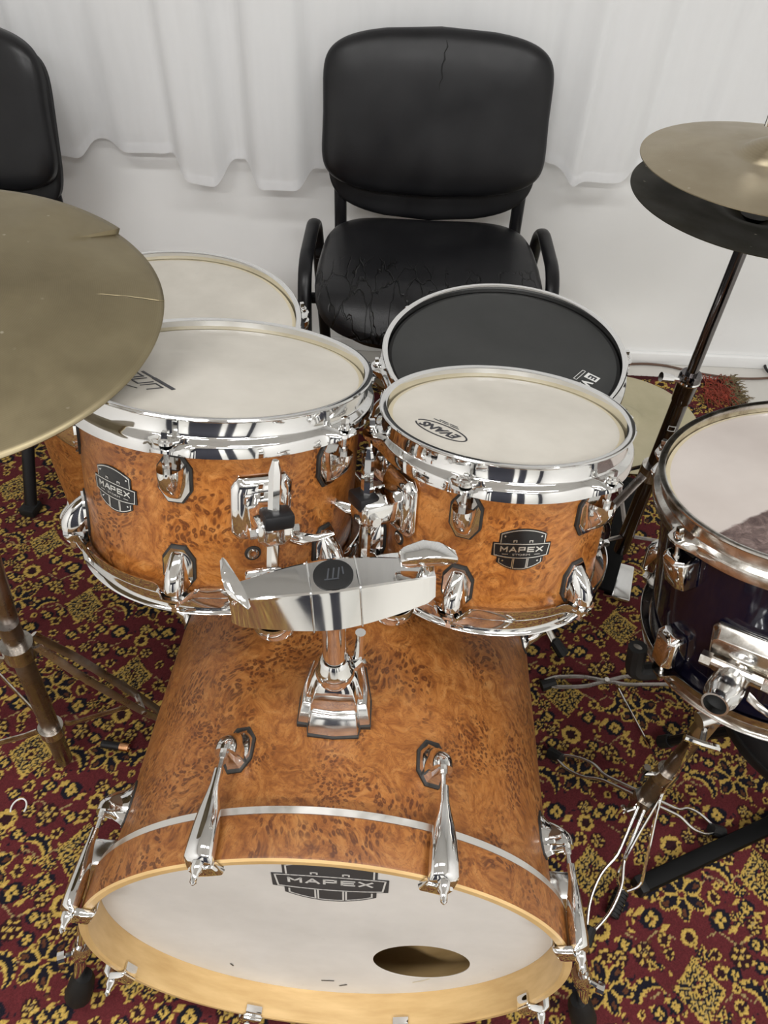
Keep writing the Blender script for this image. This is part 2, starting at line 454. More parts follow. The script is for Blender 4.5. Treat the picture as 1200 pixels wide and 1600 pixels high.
struct('baseboard_back', MB().box(0, WALL_Y - 0.008, 0.018, 2 * RX, 0.016, 0.036).mesh('baseboard', bevel=0.004), 'wall')
place = ['near the left wall over the drums', 'near the right wall over the drums', 'at the room front on the left', 'at the room front on the right']
for i, (x, y, lx, ly, watts) in enumerate(LAMPS):
    t = thing('ceiling_light', 'white tube lamp on the ceiling ' + place[i], 'ceiling lamp', T(x, y, CEIL), 'ceiling tube lamps')
    obj('housing', MB().box(0, 0, -0.02, lx + 0.06, ly + 0.06, 0.04).mesh('housing', bevel=0.006), 'lamp_housing', t)
    li = bpy.data.lights.new('tube_light', 'AREA'); li.shape = 'RECTANGLE'; li.size = lx; li.size_y = ly; li.energy = watts; li.color = LAMP_COL
    lo = bpy.data.objects.new('tube_light', li); COL.objects.link(lo); lo.parent = t; lo.location = (0, 0, -0.045)

# ------------------------------------------------------------------ rug
def build_rug():
    X0, X1, Y0, Y1, st = -1.08, 0.985, 0.06, 1.765, 0.0023
    TW, TH = 360, 420       # repeat in mm
    RED, DRK, NAV, YEL, PALE, BRN = [np.array(srgb(*c)) for c in ((86, 33, 36), (44, 20, 24), (22, 20, 30), (180, 150, 76), (150, 130, 86), (86, 52, 34))]
    img = np.zeros((TH, TW, 3)); img[:] = RED
    yy, xx = np.mgrid[0:TH, 0:TW].astype(float)
    rnd = np.random.RandomState(4)
    jx = rnd.rand(TH // 3 + 2, TW // 3 + 2) - 0.5; jy = rnd.rand(TH // 3 + 2, TW // 3 + 2) - 0.5
    def up(a): return np.kron(a, np.ones((3, 3)))[:TH, :TW]
    wx, wy = xx + 3.0 * up(jx), yy + 3.0 * up(jy)
    def loc(cx, cy, rot=0.0):
        dx = (wx - cx + TW / 2) % TW - TW / 2; dy = (wy - cy + TH / 2) % TH - TH / 2
        c, s = math.cos(rot), math.sin(rot); return dx * c + dy * s, -dx * s + dy * c
    def put(mask, col): img[mask] = col
    def ell(cx, cy, a, b, rot, col):
        u, v = loc(cx, cy, rot); put((u / a) ** 2 + (v / b) ** 2 < 1, col)
    def rosette(cx, cy, R=24, n=8, core=DRK):
        ell(cx, cy, R * 0.92, R * 0.92, 0, DRK)
        for k in range(n):
            a = 2 * PI * k / n + 0.2
            ell(cx + 0.7 * R * math.cos(a), cy + 0.7 * R * math.sin(a), R * 0.30, R * 0.23, a + PI / 2, YEL)
        ell(cx, cy, R * 0.4, R * 0.4, 0, core)
    def cluster(cx, cy, R=22):
        ell(cx, cy, R * 1.1, R * 1.1, 0, DRK)
        ell(cx, cy, R * 0.2, R * 0.2, 0, YEL)
        for k in range(6):
            a = 2 * PI * k / 6
            ell(cx + 0.72 * R * math.cos(a), cy + 0.72 * R * math.sin(a), R * 0.24, R * 0.2, a, YEL)
            ell(cx + 0.38 * R * math.cos(a + .5), cy + 0.38 * R * math.sin(a + .5), R * 0.1, R * 0.1, a, PALE)
    def diamond(cx, cy, R=52):
        u, v = loc(cx, cy); d = np.abs(u) / 0.86 + np.abs(v)
        put(d < R, NAV); put((d < R) & (d > R * 0.82), YEL)
        ph = np.sin(u * 0.42) * np.sin(v * 0.42)
        put((d < R * 0.80) & (d > R * 0.34) & (ph > 0.12), YEL)
        put((d < R * 0.80) & (d > R * 0.34) & (ph < -0.62), PALE)
        put(d < R * 0.30, RED); rosette(cx, cy, R * 0.22, 6)
        put((d < R) & (d > R * 0.86) & (np.sin((u + v) * 0.6) > 0.55), NAV)
    def palmette(cx, cy, s=1.0, rot=0.0):
        for k in range(6):
            a = rot + 2 * PI * k / 6 + PI / 6
            ell(cx + 25 * s * math.cos(a), cy + 22 * s * math.sin(a), 19 * s, 11 * s, a, YEL)
            ell(cx + 25 * s * math.cos(a), cy + 22 * s * math.sin(a), 16.5 * s, 8.5 * s, a, NAV)
            ell(cx + 32 * s * math.cos(a), cy + 28 * s * math.sin(a), 6 * s, 3.4 * s, a, BRN)
        for k in range(6):
            a = rot + 2 * PI * k / 6
            ell(cx + 20 * s * math.cos(a), cy + 18 * s * math.sin(a), 11 * s, 2.6 * s, a, YEL)
        ell(cx, cy, 9 * s, 7 * s, 0, YEL); ell(cx, cy, 6 * s, 4.6 * s, 0, RED)
    def hook(cx, cy, R, a0, a1, flip=1):
        u, v = loc(cx, cy); v = v * flip
        r = np.hypot(u, v); th = np.arctan2(v, u)
        t = (th - a0) / (a1 - a0); ok = (t > 0) & (t < 1); w = 0.34 * R * np.sin(np.clip(t, 0, 1) * PI) ** 0.7
        put(ok & (np.abs(r - R) < w), NAV)
        put(ok & (r - R > w * 0.5) & (r - R < w * 1.15) & (np.sin(th * R * 0.55) > -0.1), YEL)
        put(ok & (r - R < -w * 0.55) & (r - R > -w * 1.1), YEL)
        ell(cx + R * math.cos(a1), cy + flip * R * math.sin(a1), 8, 8, 0, YEL); ell(cx + R * math.cos(a1), cy + flip * R * math.sin(a1), 3.6, 3.6, 0, DRK)
    def four(cx, cy, s=1.0):
        ell(cx, cy, 21 * s, 17 * s, 0.5, NAV)
        for dx, dy in ((-7, 0), (7, 0), (0, -8), (0, 8)): ell(cx + dx * s, cy + dy * s, 5.2 * s, 5.2 * s, 0, YEL)
        u, v = loc(cx + 20 * s, cy - 14 * s, 0.6); put((np.abs(u) + np.abs(v) * 2 < 13 * s), YEL)
        u, v = loc(cx - 19 * s, cy + 13 * s, 0.6); put((np.abs(u) + np.abs(v) * 2 < 12 * s), YEL)
    def vine(pts, w=1.7):
        for (ax, ay), (bx, by) in zip(pts[:-1], pts[1:]):
            mx_, my_ = (ax + bx) / 2, (ay + by) / 2; L = math.hypot(bx - ax, by - ay)
            ell(mx_, my_, L / 2 + 1, w, math.atan2(by - ay, bx - ax), PALE)
    for side in (1, -1):
        for off in (0, 210):
            def sx(x): return (180 + side * x) % TW
            vine([(sx(10), off + 60), (sx(40), off + 40), (sx(70), off + 60), (sx(100), off + 45), (sx(140), off + 70)], 1.6)
            vine([(sx(30), off + 150), (sx(60), off + 165), (sx(95), off + 140), (sx(130), off + 160)], 1.6)
    diamond(180, 60, 60); diamond(0, 270, 60)
    palmette(180, 232, 1.25); palmette(0, 66, 1.2, 0.3)
    rosette(180, 330, 25); rosette(180, 152, 19); rosette(0, 165, 25); rosette(0, 376, 20)
    for sgn in (1, -1):
        fl = sgn
        cluster((180 + sgn * 84) % TW, 345); cluster((180 + sgn * 96) % TW, 120, 20)
        hook((180 + sgn * 92) % TW, 38, 34, -0.6 if sgn > 0 else PI - 2.2, 2.2 if sgn > 0 else PI + 0.6 - 0.01, 1)
        hook((180 + sgn * 78) % TW, 262, 32, -2.4 if sgn > 0 else -0.75, 0.75 - 0.3 if sgn > 0 else 2.1, -1)
        four((180 + sgn * 70) % TW, 185, 1.15); four((180 + sgn * 118) % TW, 400, 1.1); four((180 + sgn * 130) % TW, 210, 0.9)
        rosette((180 + sgn * 52) % TW, 388, 13, 5); rosette((180 + sgn * 118) % TW, 305, 13, 5); rosette((180 + sgn * 46) % TW, 122, 12, 5)
    for k in range(420):      # smaller flowers wherever the ground is still plain
        cx, cy = rnd.rand() * TW, rnd.rand() * TH
        R = 18 if k < 220 else 11
        ix = (np.arange(int(cx - R), int(cx + R))) % TW; iy = (np.arange(int(cy - R), int(cy + R))) % TH
        if (np.abs(img[np.ix_(iy, ix)] - RED).sum(2) > 0.004).mean() > 0.06: continue
        q = rnd.randint(5)
        if R == 10: (rosette(cx, cy, 9, 5) if q < 2 else ell(cx, cy, 9, 6, rnd.rand() * 3, NAV)); ell(cx, cy, 3, 2, rnd.rand() * 3, YEL)
        elif q == 0: rosette(cx, cy, 15, 6)
        elif q == 1: cluster(cx, cy, 15)
        elif q == 2: four(cx, cy, 0.75)
        elif q == 3: palmette(cx, cy, 0.42, rnd.rand() * 3)
        else: hook(cx, cy, 11, -0.5, 2.3, 1 if rnd.rand() > 0.5 else -1)
    for k in range(26):       # little sprigs filling the ground
        cx, cy, ro = rnd.rand() * TW, rnd.rand() * TH, rnd.rand() * PI
        if np.abs(img[int(cy), int(cx)] - RED).sum() > 0.01: continue
        for q in (-1, 0, 1):
            ell(cx + 7 * q * math.cos(ro), cy + 7 * q * math.sin(ro), 7, 2.6, ro + 0.9 * q + PI / 2, (NAV, YEL, NAV)[q + 1] if k % 2 else (YEL, DRK, YEL)[q + 1])
    for k in range(110):
        ell(rnd.rand() * TW, rnd.rand() * TH, 2.2 + 2.6 * rnd.rand(), 1.8 + 1.8 * rnd.rand(), rnd.rand() * 3, (YEL, BRN, NAV, NAV)[rnd.randint(4)])
    nx = int((X1 - X0) / st) + 1; ny = int((Y1 - Y0) / st) + 1
    gx = np.concatenate([np.linspace(-1.5, X0, 43)[:-1], np.linspace(X0, X1, nx)]); nx = len(gx); gy = np.concatenate([np.linspace(-2.4, Y0, 200)[:-1], np.linspace(Y0, Y1, ny)]); ny = len(gy)  # coarse unseen front rows extend the rug for the chrome to reflect
    GX, GY = np.meshgrid(gx, gy)
    u = (1.32 * GX * 1000 - 470 + 5 * np.sin(GY * 9)) % TW; v = (1.32 * GY * 1000 + 150 + 5 * np.sin(GX * 8)) % TH
    col = img[v.astype(int) % TH, u.astype(int) % TW]
    col = col * (0.88 + 0.24 * rnd.rand(ny, nx, 1))
    # border band along the two finished edges
    e = np.minimum(X1 - GX, Y1 - GY)
    col[e < 0.018] = RED * 0.55
    Z = 0.003 + 0.0010 * rnd.rand(ny, nx) + 0.0008 * (col.sum(2) > 0.6)
    Z += 0.0008 * np.sin(GX * 5) * np.sin(GY * 4)
    me = bpy.data.meshes.new('rug')
    co = np.stack([GX, GY, Z], 2).reshape(-1, 3)
    idx = np.arange(nx * ny).reshape(ny, nx)
    q = np.stack([idx[:-1, :-1], idx[:-1, 1:], idx[1:, 1:], idx[1:, :-1]], 2).reshape(-1, 4)
    # skirt down to the floor
    ring = np.concatenate([idx[0, :], idx[1:, -1], idx[-1, -2::-1], idx[-2:0:-1, 0]])
    low = co[ring].copy(); low[:, 2] = 0.0
    n0 = len(co); co = np.vstack([co, low]); k = np.arange(len(ring)); k2 = np.roll(k, -1)
    q = np.vstack([q, np.stack([ring[k], n0 + k, n0 + k2, ring[k2]], 1)])
    me.vertices.add(len(co)); me.vertices.foreach_set('co', co.ravel())
    me.loops.add(q.size); me.loops.foreach_set('vertex_index', q.ravel().astype(np.int32))
    me.polygons.add(len(q)); me.polygons.foreach_set('loop_start', np.arange(0, q.size, 4, dtype=np.int32))
    me.update(calc_edges=True)
    at = me.color_attributes.new('dye', 'FLOAT_COLOR', 'POINT')
    c4 = np.ones((len(co), 4)); c4[:n0, :3] = col.reshape(-1, 3); c4[n0:, :3] = RED * 0.5
    at.data.foreach_set('color', c4.ravel())
    t = thing('rug', 'dark red oriental rug with yellow and navy flower motifs under the drum kit', 'rug')
    obj('pile', me, 'rug', t)
    # red wool tuft and frayed hem at the far right corner
    rr = random.Random(3); fr = MB()
    for k in range(150):
        a = P(1118 + rr.uniform(-20, 20), 604 + rr.uniform(-16, 22), z=0.012)
        d = Vector((rr.uniform(-0.012, 0.03), rr.uniform(-0.05, 0.02), rr.uniform(-0.004, 0.006)))
        fr.tube([a, a + d * 0.5 + Vector((0, 0, 0.007)), a + d * 1.2], [0.0016, 0.0014, 0.0006], 4)
    obj('tuft', fr.mesh('tuft', doubles=False), 'red_wool', t)['kind'] = 'stuff'
    fr = MB()
    for k in range(200):
        a = Vector((0.945 + rr.uniform(-0.012, 0.035), rr.uniform(1.64, 1.765), 0.009))
        d = Vector((rr.uniform(-0.005, 0.03), rr.uniform(-0.01, 0.012), rr.uniform(0.002, 0.012)))
        fr.tube([a, a + d * 0.5 + Vector((0, 0, 0.006)), a + d], [0.0016, 0.0013, 0.0006], 4)
    o = obj('fringe', fr.mesh('fringe', doubles=False), 'fur', t); o['kind'] = 'stuff'
build_rug()

# ------------------------------------------------------------------ curtain
def build_curtain():
    # fold crests: (x, half width, depth towards the room)
    folds = [(-1.30, .10, .05), (-1.05, .07, .06), (-0.80, .05, .05), (-0.62, .07, .03), (-0.47, .062, .075), (-0.385, .03, .012), (-0.265, .072, .085), (-0.13, .05, .03), (0.0, .08, .028), (0.2, .09, .032),
             (0.36, .05, .03), (0.47, .09, .055), (0.63, .05, .03), (0.76, .07, .045), (0.95, .09, .04), (1.15, .08, .06), (1.4, .1, .05)]
    nx, nz = 420, 40
    mb = MB(); vs = []
    for j in range(nz + 1):
        t = j / nz
        for i in range(nx + 1):
            x = -1.55 + 3.1 * i / nx
            f = 0
            for (c, w, d) in folds:
                k = (x - c) / w
                f += d / (1 + abs(k) ** 7)
            hem = 0.575 - 0.85 * f + 0.006 * math.sin(x * 21 + 1) + 0.015 * math.sin(x * 4.5)
            flare = 0.55 + 0.45 * (1 - t)
            z = hem + (CEIL - 0.02 - hem) * t
            y = WALL_Y - 0.022 - f * flare * 0.9
            vs.append((x + 0.02 * (1 - t) * math.sin(x * 7), y, z))
    fs = [(j * (nx + 1) + i, j * (nx + 1) + i + 1, (j + 1) * (nx + 1) + i + 1, (j + 1) * (nx + 1) + i) for j in range(nz) for i in range(nx)]
    mb.add(vs, fs)
    t = thing('curtain', 'sheer white curtain with soft folds hanging along the wall', 'curtain')
    c = obj('cloth', mb.mesh('cloth', 80, doubles=False), 'sheer', t)
    hem = MB(); row = [Vector(v) for v in vs[:nx + 1]]
    h0 = [(p.x, p.y - 0.0015, p.z) for p in row]; h1 = [(p.x, p.y - 0.0015, p.z + 0.022) for p in row]
    hem.add(h0 + h1, [(i, i + 1, i + nx + 2, i + nx + 1) for i in range(nx)])
    obj('hem', hem.mesh('hem', 80, doubles=False), 'sheer', t)
    obj('rail', MB().tube([(-1.6, WALL_Y - 0.05, CEIL - 0.015), (1.6, WALL_Y - 0.05, CEIL - 0.015)], 0.012, 10), 'lamp_housing', t)
build_curtain()

# ------------------------------------------------------------------ chairs
def pad_mesh(name, a, b, e, t_front, t_back, shape=None, rings=12, n=72):
    """cushion lying in XY: domed +Z side, flat -Z side, superellipse outline"""
    mb = MB(); vs = []; prof = []
    for k in range(rings + 1):
        r = math.sin(k / rings * PI / 2); prof.append((r, t_front * (1 - r ** 5) ** (1 / 2.2)))
    for k in range(3): prof.append((1.0, -t_back * (k + 1) / 3 * 0.9))
    prof.append((0.97, -t_back)); prof.append((0.0, -t_back))
    for (r, z) in prof:
        for j in range(n):
            th = 2 * PI * j / n
            x, y = squared(th, a, b, e); p = (x * r, y * r, z)
            vs.append(shape(*p) if shape else p)
    fs = [(i * n + j, i * n + (j + 1) % n, (i + 1) * n + (j + 1) % n, (i + 1) * n + j) for i in range(len(prof) - 1) for j in range(n)]
    return mb.add(vs, fs).mesh(name, 50)

def build_chair(label):
    t = thing('office_chair', label, 'chair', None, 'black visitor chairs')
    def seat_shape(x, y, z):
        f = max(0, (-y - 0.10)) / 0.12
        return (x * (1 - 0.04 * max(0, y) / 0.2), y, z - 0.040 * f ** 2.2 - 0.010 * math.cos(x * 6) * (1 if z > 0 else 0))
    obj('seat', pad_mesh('seat', 0.238, 0.215, 4.2, 0.040, 0.022, seat_shape), 'vinyl_cracked', t, T(0, 0.006, 0.447))
    obj('seat_shell', pad_mesh('seat_shell', 0.222, 0.20, 4.2, 0.006, 0.03, lambda x, y, z: (x * (1 + z * 4), y * (1 + z * 3), z - 0.04 * (max(0, -y - 0.10) / 0.12) ** 2.2)), 'black_plastic', t, T(0, 0.006, 0.413))
    # backrest: local Z faces the sitter (-Y), local Y is up
    R = Matrix.Rotation(math.radians(-14), 4, 'X')
    B = T(0, 0.205, 0.684) @ R @ Matrix(((1, 0, 0, 0), (0, 0, -1, 0), (0, 1, 0, 0), (0, 0, 0, 1)))
    def back_shape(x, y, z):
        k = 1 - (x / 0.24) ** 2
        y2 = y + (0.030 * k * max(0, (y) / 0.15) - 0.030 * k * max(0, -y / 0.15))
        return (x * (1 + 0.035 * (y < 0) * (-y / 0.15)), y2, z + 0.10 * x * x - 0.02)
    bk = obj('backrest', pad_mesh('backrest', 0.240, 0.134, 6.2, 0.032, 0.014, back_shape), 'vinyl', t, B)
    def shell_shape(x, y, z):
        k = 1 - (x / 0.24) ** 2
        return (x, y - 0.034 * k * (0.6 - y / 0.15 * 0.6), z + 0.35 * x * x * 0.4 - 0.018)
    obj('back_shell', pad_mesh('back_shell', 0.233, 0.150, 6.0, 0.012, 0.012, shell_shape), 'vinyl', t, B @ T(0, -0.026, -0.036))
    # split in the cover near the top edge
    rr = random.Random(8); pts = []
    for k in range(9):
        y = 0.135 - 0.085 * k / 8
        p = Vector(back_shape(0.012 - 0.010 * k / 8 + rr.uniform(-.003, .003), y * 0.85, 0.0318 * (1 - (y / 0.16) ** 5) ** (1 / 2.2)))
        pts.append((p.x, p.y, p.z + 0.0003))
    obj('split', MB().tube(pts, [0.0005, 0.0014, 0.001, 0.0018, 0.0012, 0.0016, 0.001, 0.0008, 0.0004], 6), 'rubber', bk)
    for s in (-1, 1):
        arch = fillet([(s * 0.252, -0.245, 0.012), (s * 0.262, -0.045, 0.466), (s * 0.262, 0.205, 0.466), (s * 0.252, 0.275, 0.012)], 0.07, 7)
        obj('side_frame', MB().tube(arch, 0.015, 12, (1.0, 0.62), up=(1, 0, 0)).mesh('side_frame', 60), 'black_paint', t)
        obj('foot_cap', MB().box(s * 0.252, -0.246, 0.012, 0.036, 0.04, 0.022).mesh('foot_cap', bevel=0.005), 'rubber', t)
        obj('foot_cap', MB().box(s * 0.252, 0.276, 0.012, 0.036, 0.04, 0.022).mesh('foot_cap', bevel=0.005), 'rubber', t)
        post = fillet([(s * 0.205, 0.02, 0.385), (s * 0.205, 0.215, 0.395), (s * 0.205, 0.238, 0.76)], 0.05, 6)
        obj('back_post', MB().tube(post, 0.0145, 12, (1.0, 0.7), up=(1, 0, 0)).mesh('back_post', 60), 'black_paint', t)
    for y in (-0.03, 0.17):
        obj('cross_bar', MB().tube([(-0.26, y, 0.385), (0.26, y, 0.385)], 0.012, 10), 'black_paint', t)
    return t
chair = build_chair('black vinyl chair with cracked seat behind the black-headed snare drum')
chair.matrix_basis = T(0.072, 1.478, 0.007)
ch2 = copy_tree(chair); ch2['label'] = 'black vinyl chair at the left edge behind the large cymbal'
ch2.matrix_basis = T(-0.995, 1.42, 0.007) @ Matrix.Rotation(math.radians(-11), 4, 'Z')

# ------------------------------------------------------------------ drum hardware
def lug_body(w, L, d, n=14):
    """short lug: X out of the shell, Z towards its hoop (rod end at +Z)"""
    secs = []
    for k in range(11):
        u = k / 10
        z = -L * 0.55 + L * u
        dep = d * (0.12 + 0.88 * math.sin(min(1, u * 1.12) * PI / 2) ** 0.8); ww = w * (0.30 + 0.70 * math.sin(min(1, 0.12 + u) * PI / 2) ** 0.8)
        s = []
        for j in range(n):
            a = PI * j / (n - 1)
            c = math.cos(a); q = math.sin(a)
            s.append((max(0.0, dep * abs(q) ** 0.75), -ww * math.copysign(abs(c) ** 0.8, c), z))
        secs.append(s)
    return MB().loft(secs)
def octagon(a, b, k=0.45):
    return [(a, -b * k), (a, b * k), (a * k, b), (-a * k, b), (-a, b * k), (-a, -b * k), (-a * k, -b), (a * k, -b)]
def plate(a, b, t):
    """thin octagonal plate in YZ, out along X"""
    return MB().prism(octagon(a, b), 0, t, lambda u, v, w: (w, u, v))
LUGM = {}
def lug(parent, az, rs, h, up, rod_len, kind='round', ear_gap=0.014):
    """lug with its gasket and tension rod; up=+1 rod goes to the top hoop"""
    if kind not in LUGM:
        if kind == 'round':
            body = lug_body(0.0122, 0.038, 0.0285)
            body.prism(octagon(0.0148, 0.0235), 0.0, 0.0042, lambda u, v, w: (w, u, v))
            body = body.mesh('lug', 40, doubles=False); gk = plate(0.0170, 0.0262, 0.0030).mesh('gasket')
        else:   # square blocky lug of the blue tom
            body = MB().loft([[(0, -w, z), (d * .75, -w, z), (d, -w * .55, z), (d, w * .55, z), (d * .75, w, z), (0, w, z)] for (z, w, d) in
                              ((-0.027, 0.014, 0.013), (-0.021, 0.0172, 0.023), (0.017, 0.0172, 0.030), (0.021, 0.0145, 0.026))]).mesh('lug', 25, bevel=0.0012)
            gk = plate(0.016, 0.026, 0.002).mesh('gasket')
        LUGM[kind] = (body, gk)
    body, gk = LUGM[kind]
    Fm = polar(az, rs - 0.0012, h)
    if up < 0: Fm = Fm @ Matrix.Rotation(PI, 4, 'X')
    lo = obj('lug', body, 'chrome', parent, Fm @ T(0.0015, 0, 0))
    obj('gasket', gk, 'gasket', lo, T(-0.0015, 0, 0))
    key = (kind, 'rod', round(rod_len, 4))
    if key not in LUGM:
        x = 0.0185
        rod = MB().tube([(x, 0, 0.012), (x, 0, rod_len - 0.004)], 0.0027, 8)
        rod.tube([(x, 0, 0.014), (x, 0, 0.0235)], 0.0043, 10)
        LUGM[key] = rod.mesh('tension_rod')
        hd = MB().tube([(x, 0, rod_len), (x, 0, rod_len + 0.0025)], 0.0068, 14).tube([(x, 0, rod_len + 0.0025), (x, 0, rod_len + 0.005)], 0.005, 12)
        hd.tube([(x, 0, rod_len + 0.005), (x, 0, rod_len + 0.012)], 0.0040, 4)
        LUGM[key + ('h',)] = hd.mesh('rod_head')
    r = obj('tension_rod', LUGM[key], 'chrome_satin', lo)
    obj('rod_head', LUGM[key + ('h',)], 'chrome', lo)
    return lo

def hoop_mesh(name, Ro, azs, flip=False, height=0.037):
    """triple-flanged steel hoop, top rim at h=0 with radius Ro, going down; ears at the lug angles"""
    w = Ro - 0.005
    prof = [(Ro - 0.0085, -0.0015), (Ro - 0.006, 0.0), (Ro - 0.001, 0.0), (Ro, -0.0012), (Ro - 0.001, -0.003), (w, -0.005), (w, -0.019), (w + 0.0015, -0.0215),
            (Ro + 0.002, -0.0235), (Ro + 0.0036, -0.0265), (Ro + 0.0040, -height), (Ro + 0.0028, -height), (Ro + 0.001, -0.028), (w - 0.003, -0.024), (w - 0.003, -0.008)]
    az = [math.radians(a) for a in azs]
    def mod(i, a, r, h):
        k = 0
        for b in az:
            d = abs((a - b + PI) % (2 * PI) - PI) * Ro
            k = max(k, 1 / (1 + (d / 0.0135) ** 6))
        if i in (8, 9): return r + k * (0.0055 if i == 8 else 0.0140), h + k * 0.001
        if i in (10, 11): return r + k * (0.0138 if i == 10 else 0.0128), h + k * (height - 0.0285)
        if i == 12: return r + k * 0.004, h
        return r, h
    mb = MB().lathe(prof, 192, mod, closed=True)
    if flip: mb.v = [(x, y, -z) for x, y, z in mb.v]
    return mb.mesh(name, 50)

def logo(mapper, s, dark, line, parent, text_col=None, thick=0.0012, name='badge', storm=True):
    """shield-shaped maker's mark drawn in (u,v), half width ~ s"""
    def top(u): return s * (0.86 - 0.22 * (u / (0.8 * s)) ** 2)
    def bot(u): return -s * (0.80 - 0.30 * (u / (0.8 * s)) ** 2)
    N = 40; vs = []; fs = []
    U = sorted(set([-s + 2 * s * i / N for i in range(N + 1)] + [-0.801 * s, -0.799 * s, 0.799 * s, 0.801 * s]))
    for u in U:
        band = s * (0.30 - 0.03 * (u / s) ** 2), -s * (0.34 - 0.10 * (u / s) ** 2)
        t, b = band
        if abs(u) <= 0.8 * s: t, b = top(u), bot(u)
        vs += [mapper(u, b, 0), mapper(u, b, thick), mapper(u, (t + b) / 2, thick), mapper(u, t, thick), mapper(u, t, 0)]
    for i in range(len(U) - 1):
        for k in range(4): fs.append((i * 5 + k, i * 5 + k + 1, i * 5 + 5 + k + 1, i * 5 + 5 + k))
    fs.append((0, 1, 2, 3, 4)); o = 5 * (len(U) - 1); fs.append((o, o + 1, o + 2, o + 3, o + 4))
    b = obj(name, MB().add(vs, fs).mesh(name, 30, doubles=False), dark, parent)
    m = MB(); z0, z1 = thick * 0.9, thick * 1.35; w = 0.030 * s
    i9 = 0.93
    bt = [(u, s * (0.30 - 0.03 * (u / s) ** 2) - 0.04 * s) for u in [(-0.94 + 1.88 * k / 14) * s for k in range(15)]]
    bb = [(u, -s * (0.34 - 0.10 * (u / s) ** 2) + 0.04 * s) for u in [(0.90 - 1.80 * k / 14) * s for k in range(15)]]
    ribbon(m, bt + bb, w, mapper, z0, z1, closed=True)
    tp = [(u, top(u) - 0.05 * s) for u in [(-0.74 + 1.48 * k / 12) * s for k in range(13)]]
    ribbon(m, [(-0.74 * s, 0.30 * s)] + tp + [(0.74 * s, 0.30 * s)], w, mapper, z0, z1)
    for a, c in ((-0.72, -0.27), (-0.22, 0.22), (0.27, 0.72)):
        bp = [(u, bot(u) + 0.06 * s) for u in [(a + (c - a) * k / 5) * s for k in range(6)]]
        ribbon(m, [(a * s, -0.34 * s)] + bp + [(c * s, -0.34 * s)], w, mapper, z0, z1)
    for u in (-0.27, 0.27):
        ribbon(m, [(u * s - 0.05 * s, 0.34 * s), (u * s - 0.05 * s, 0.40 * s), (u * s + 0.05 * s, 0.40 * s), (u * s + 0.05 * s, 0.34 * s)], w, mapper, z0, z1)
    for u, v in ((-0.62, 0.55), (0.62, 0.55), (-0.60, -0.42), (0.60, -0.42)):
        if storm: m.prism([(u * s + 0.035 * s * math.cos(k * PI / 3), v * s + 0.035 * s * math.sin(k * PI / 3)) for k in range(6)], z0, z1, mapper)
    if storm:
        for u in (-0.55, 0.55): ribbon(m, [(u * s - 0.09 * s, -0.155 * s), (u * s + 0.09 * s, -0.155 * s)], w * 0.7, mapper, z0, z1)
    obj('outline', m.mesh('outline', doubles=False), line, b)
    # wide block capitals M A P E X drawn as strokes
    GL = {'M': [[(0, 0), (0, 1), (.5, .38), (1, 1), (1, 0)]], 'A': [[(0, 0), (.5, 1), (1, 0)], [(.24, .30), (.76, .30)]], 'P': [[(0, 0), (0, 1), (.95, 1), (.95, .42), (0, .42)]],
          'E': [[(1, 0), (0, 0), (0, 1), (1, 1)], [(0, .5), (.9, .5)]], 'X': [[(0, 0), (1, 1)], [(0, 1), (1, 0)]]}
    lt = MB(); gw, gh, sp = 0.205 * s, 0.165 * s, 0.098 * s; x0 = -(5 * gw + 4 * sp) / 2
    for i, ch in enumerate('MAPEX'):
        for st in GL[ch]:
            ribbon(lt, [(x0 + i * (gw + sp) + px * gw, -0.035 * s + py * gh) for px, py in st], 0.044 * s, mapper, z0, z1)
    obj('lettering', lt.mesh('lettering', doubles=False), line, b)
    if storm:
        f2 = lambda x, y, z: mapper(x, y - 0.165 * s, z0 + (z1 - z0) * (1 if z > 0 else 0))
        obj('lettering', text_mesh('STORM', 0.10 * s, f2, 0.0005, 1.9), line, b)
    return b

def cyl_map(R, az, h, sgn=1):
    a0 = math.radians(az)
    return lambda u, v, w: ((R + w) * math.cos(a0 + u / R * sgn), (R + w) * math.sin(a0 + u / R * sgn), h + v)

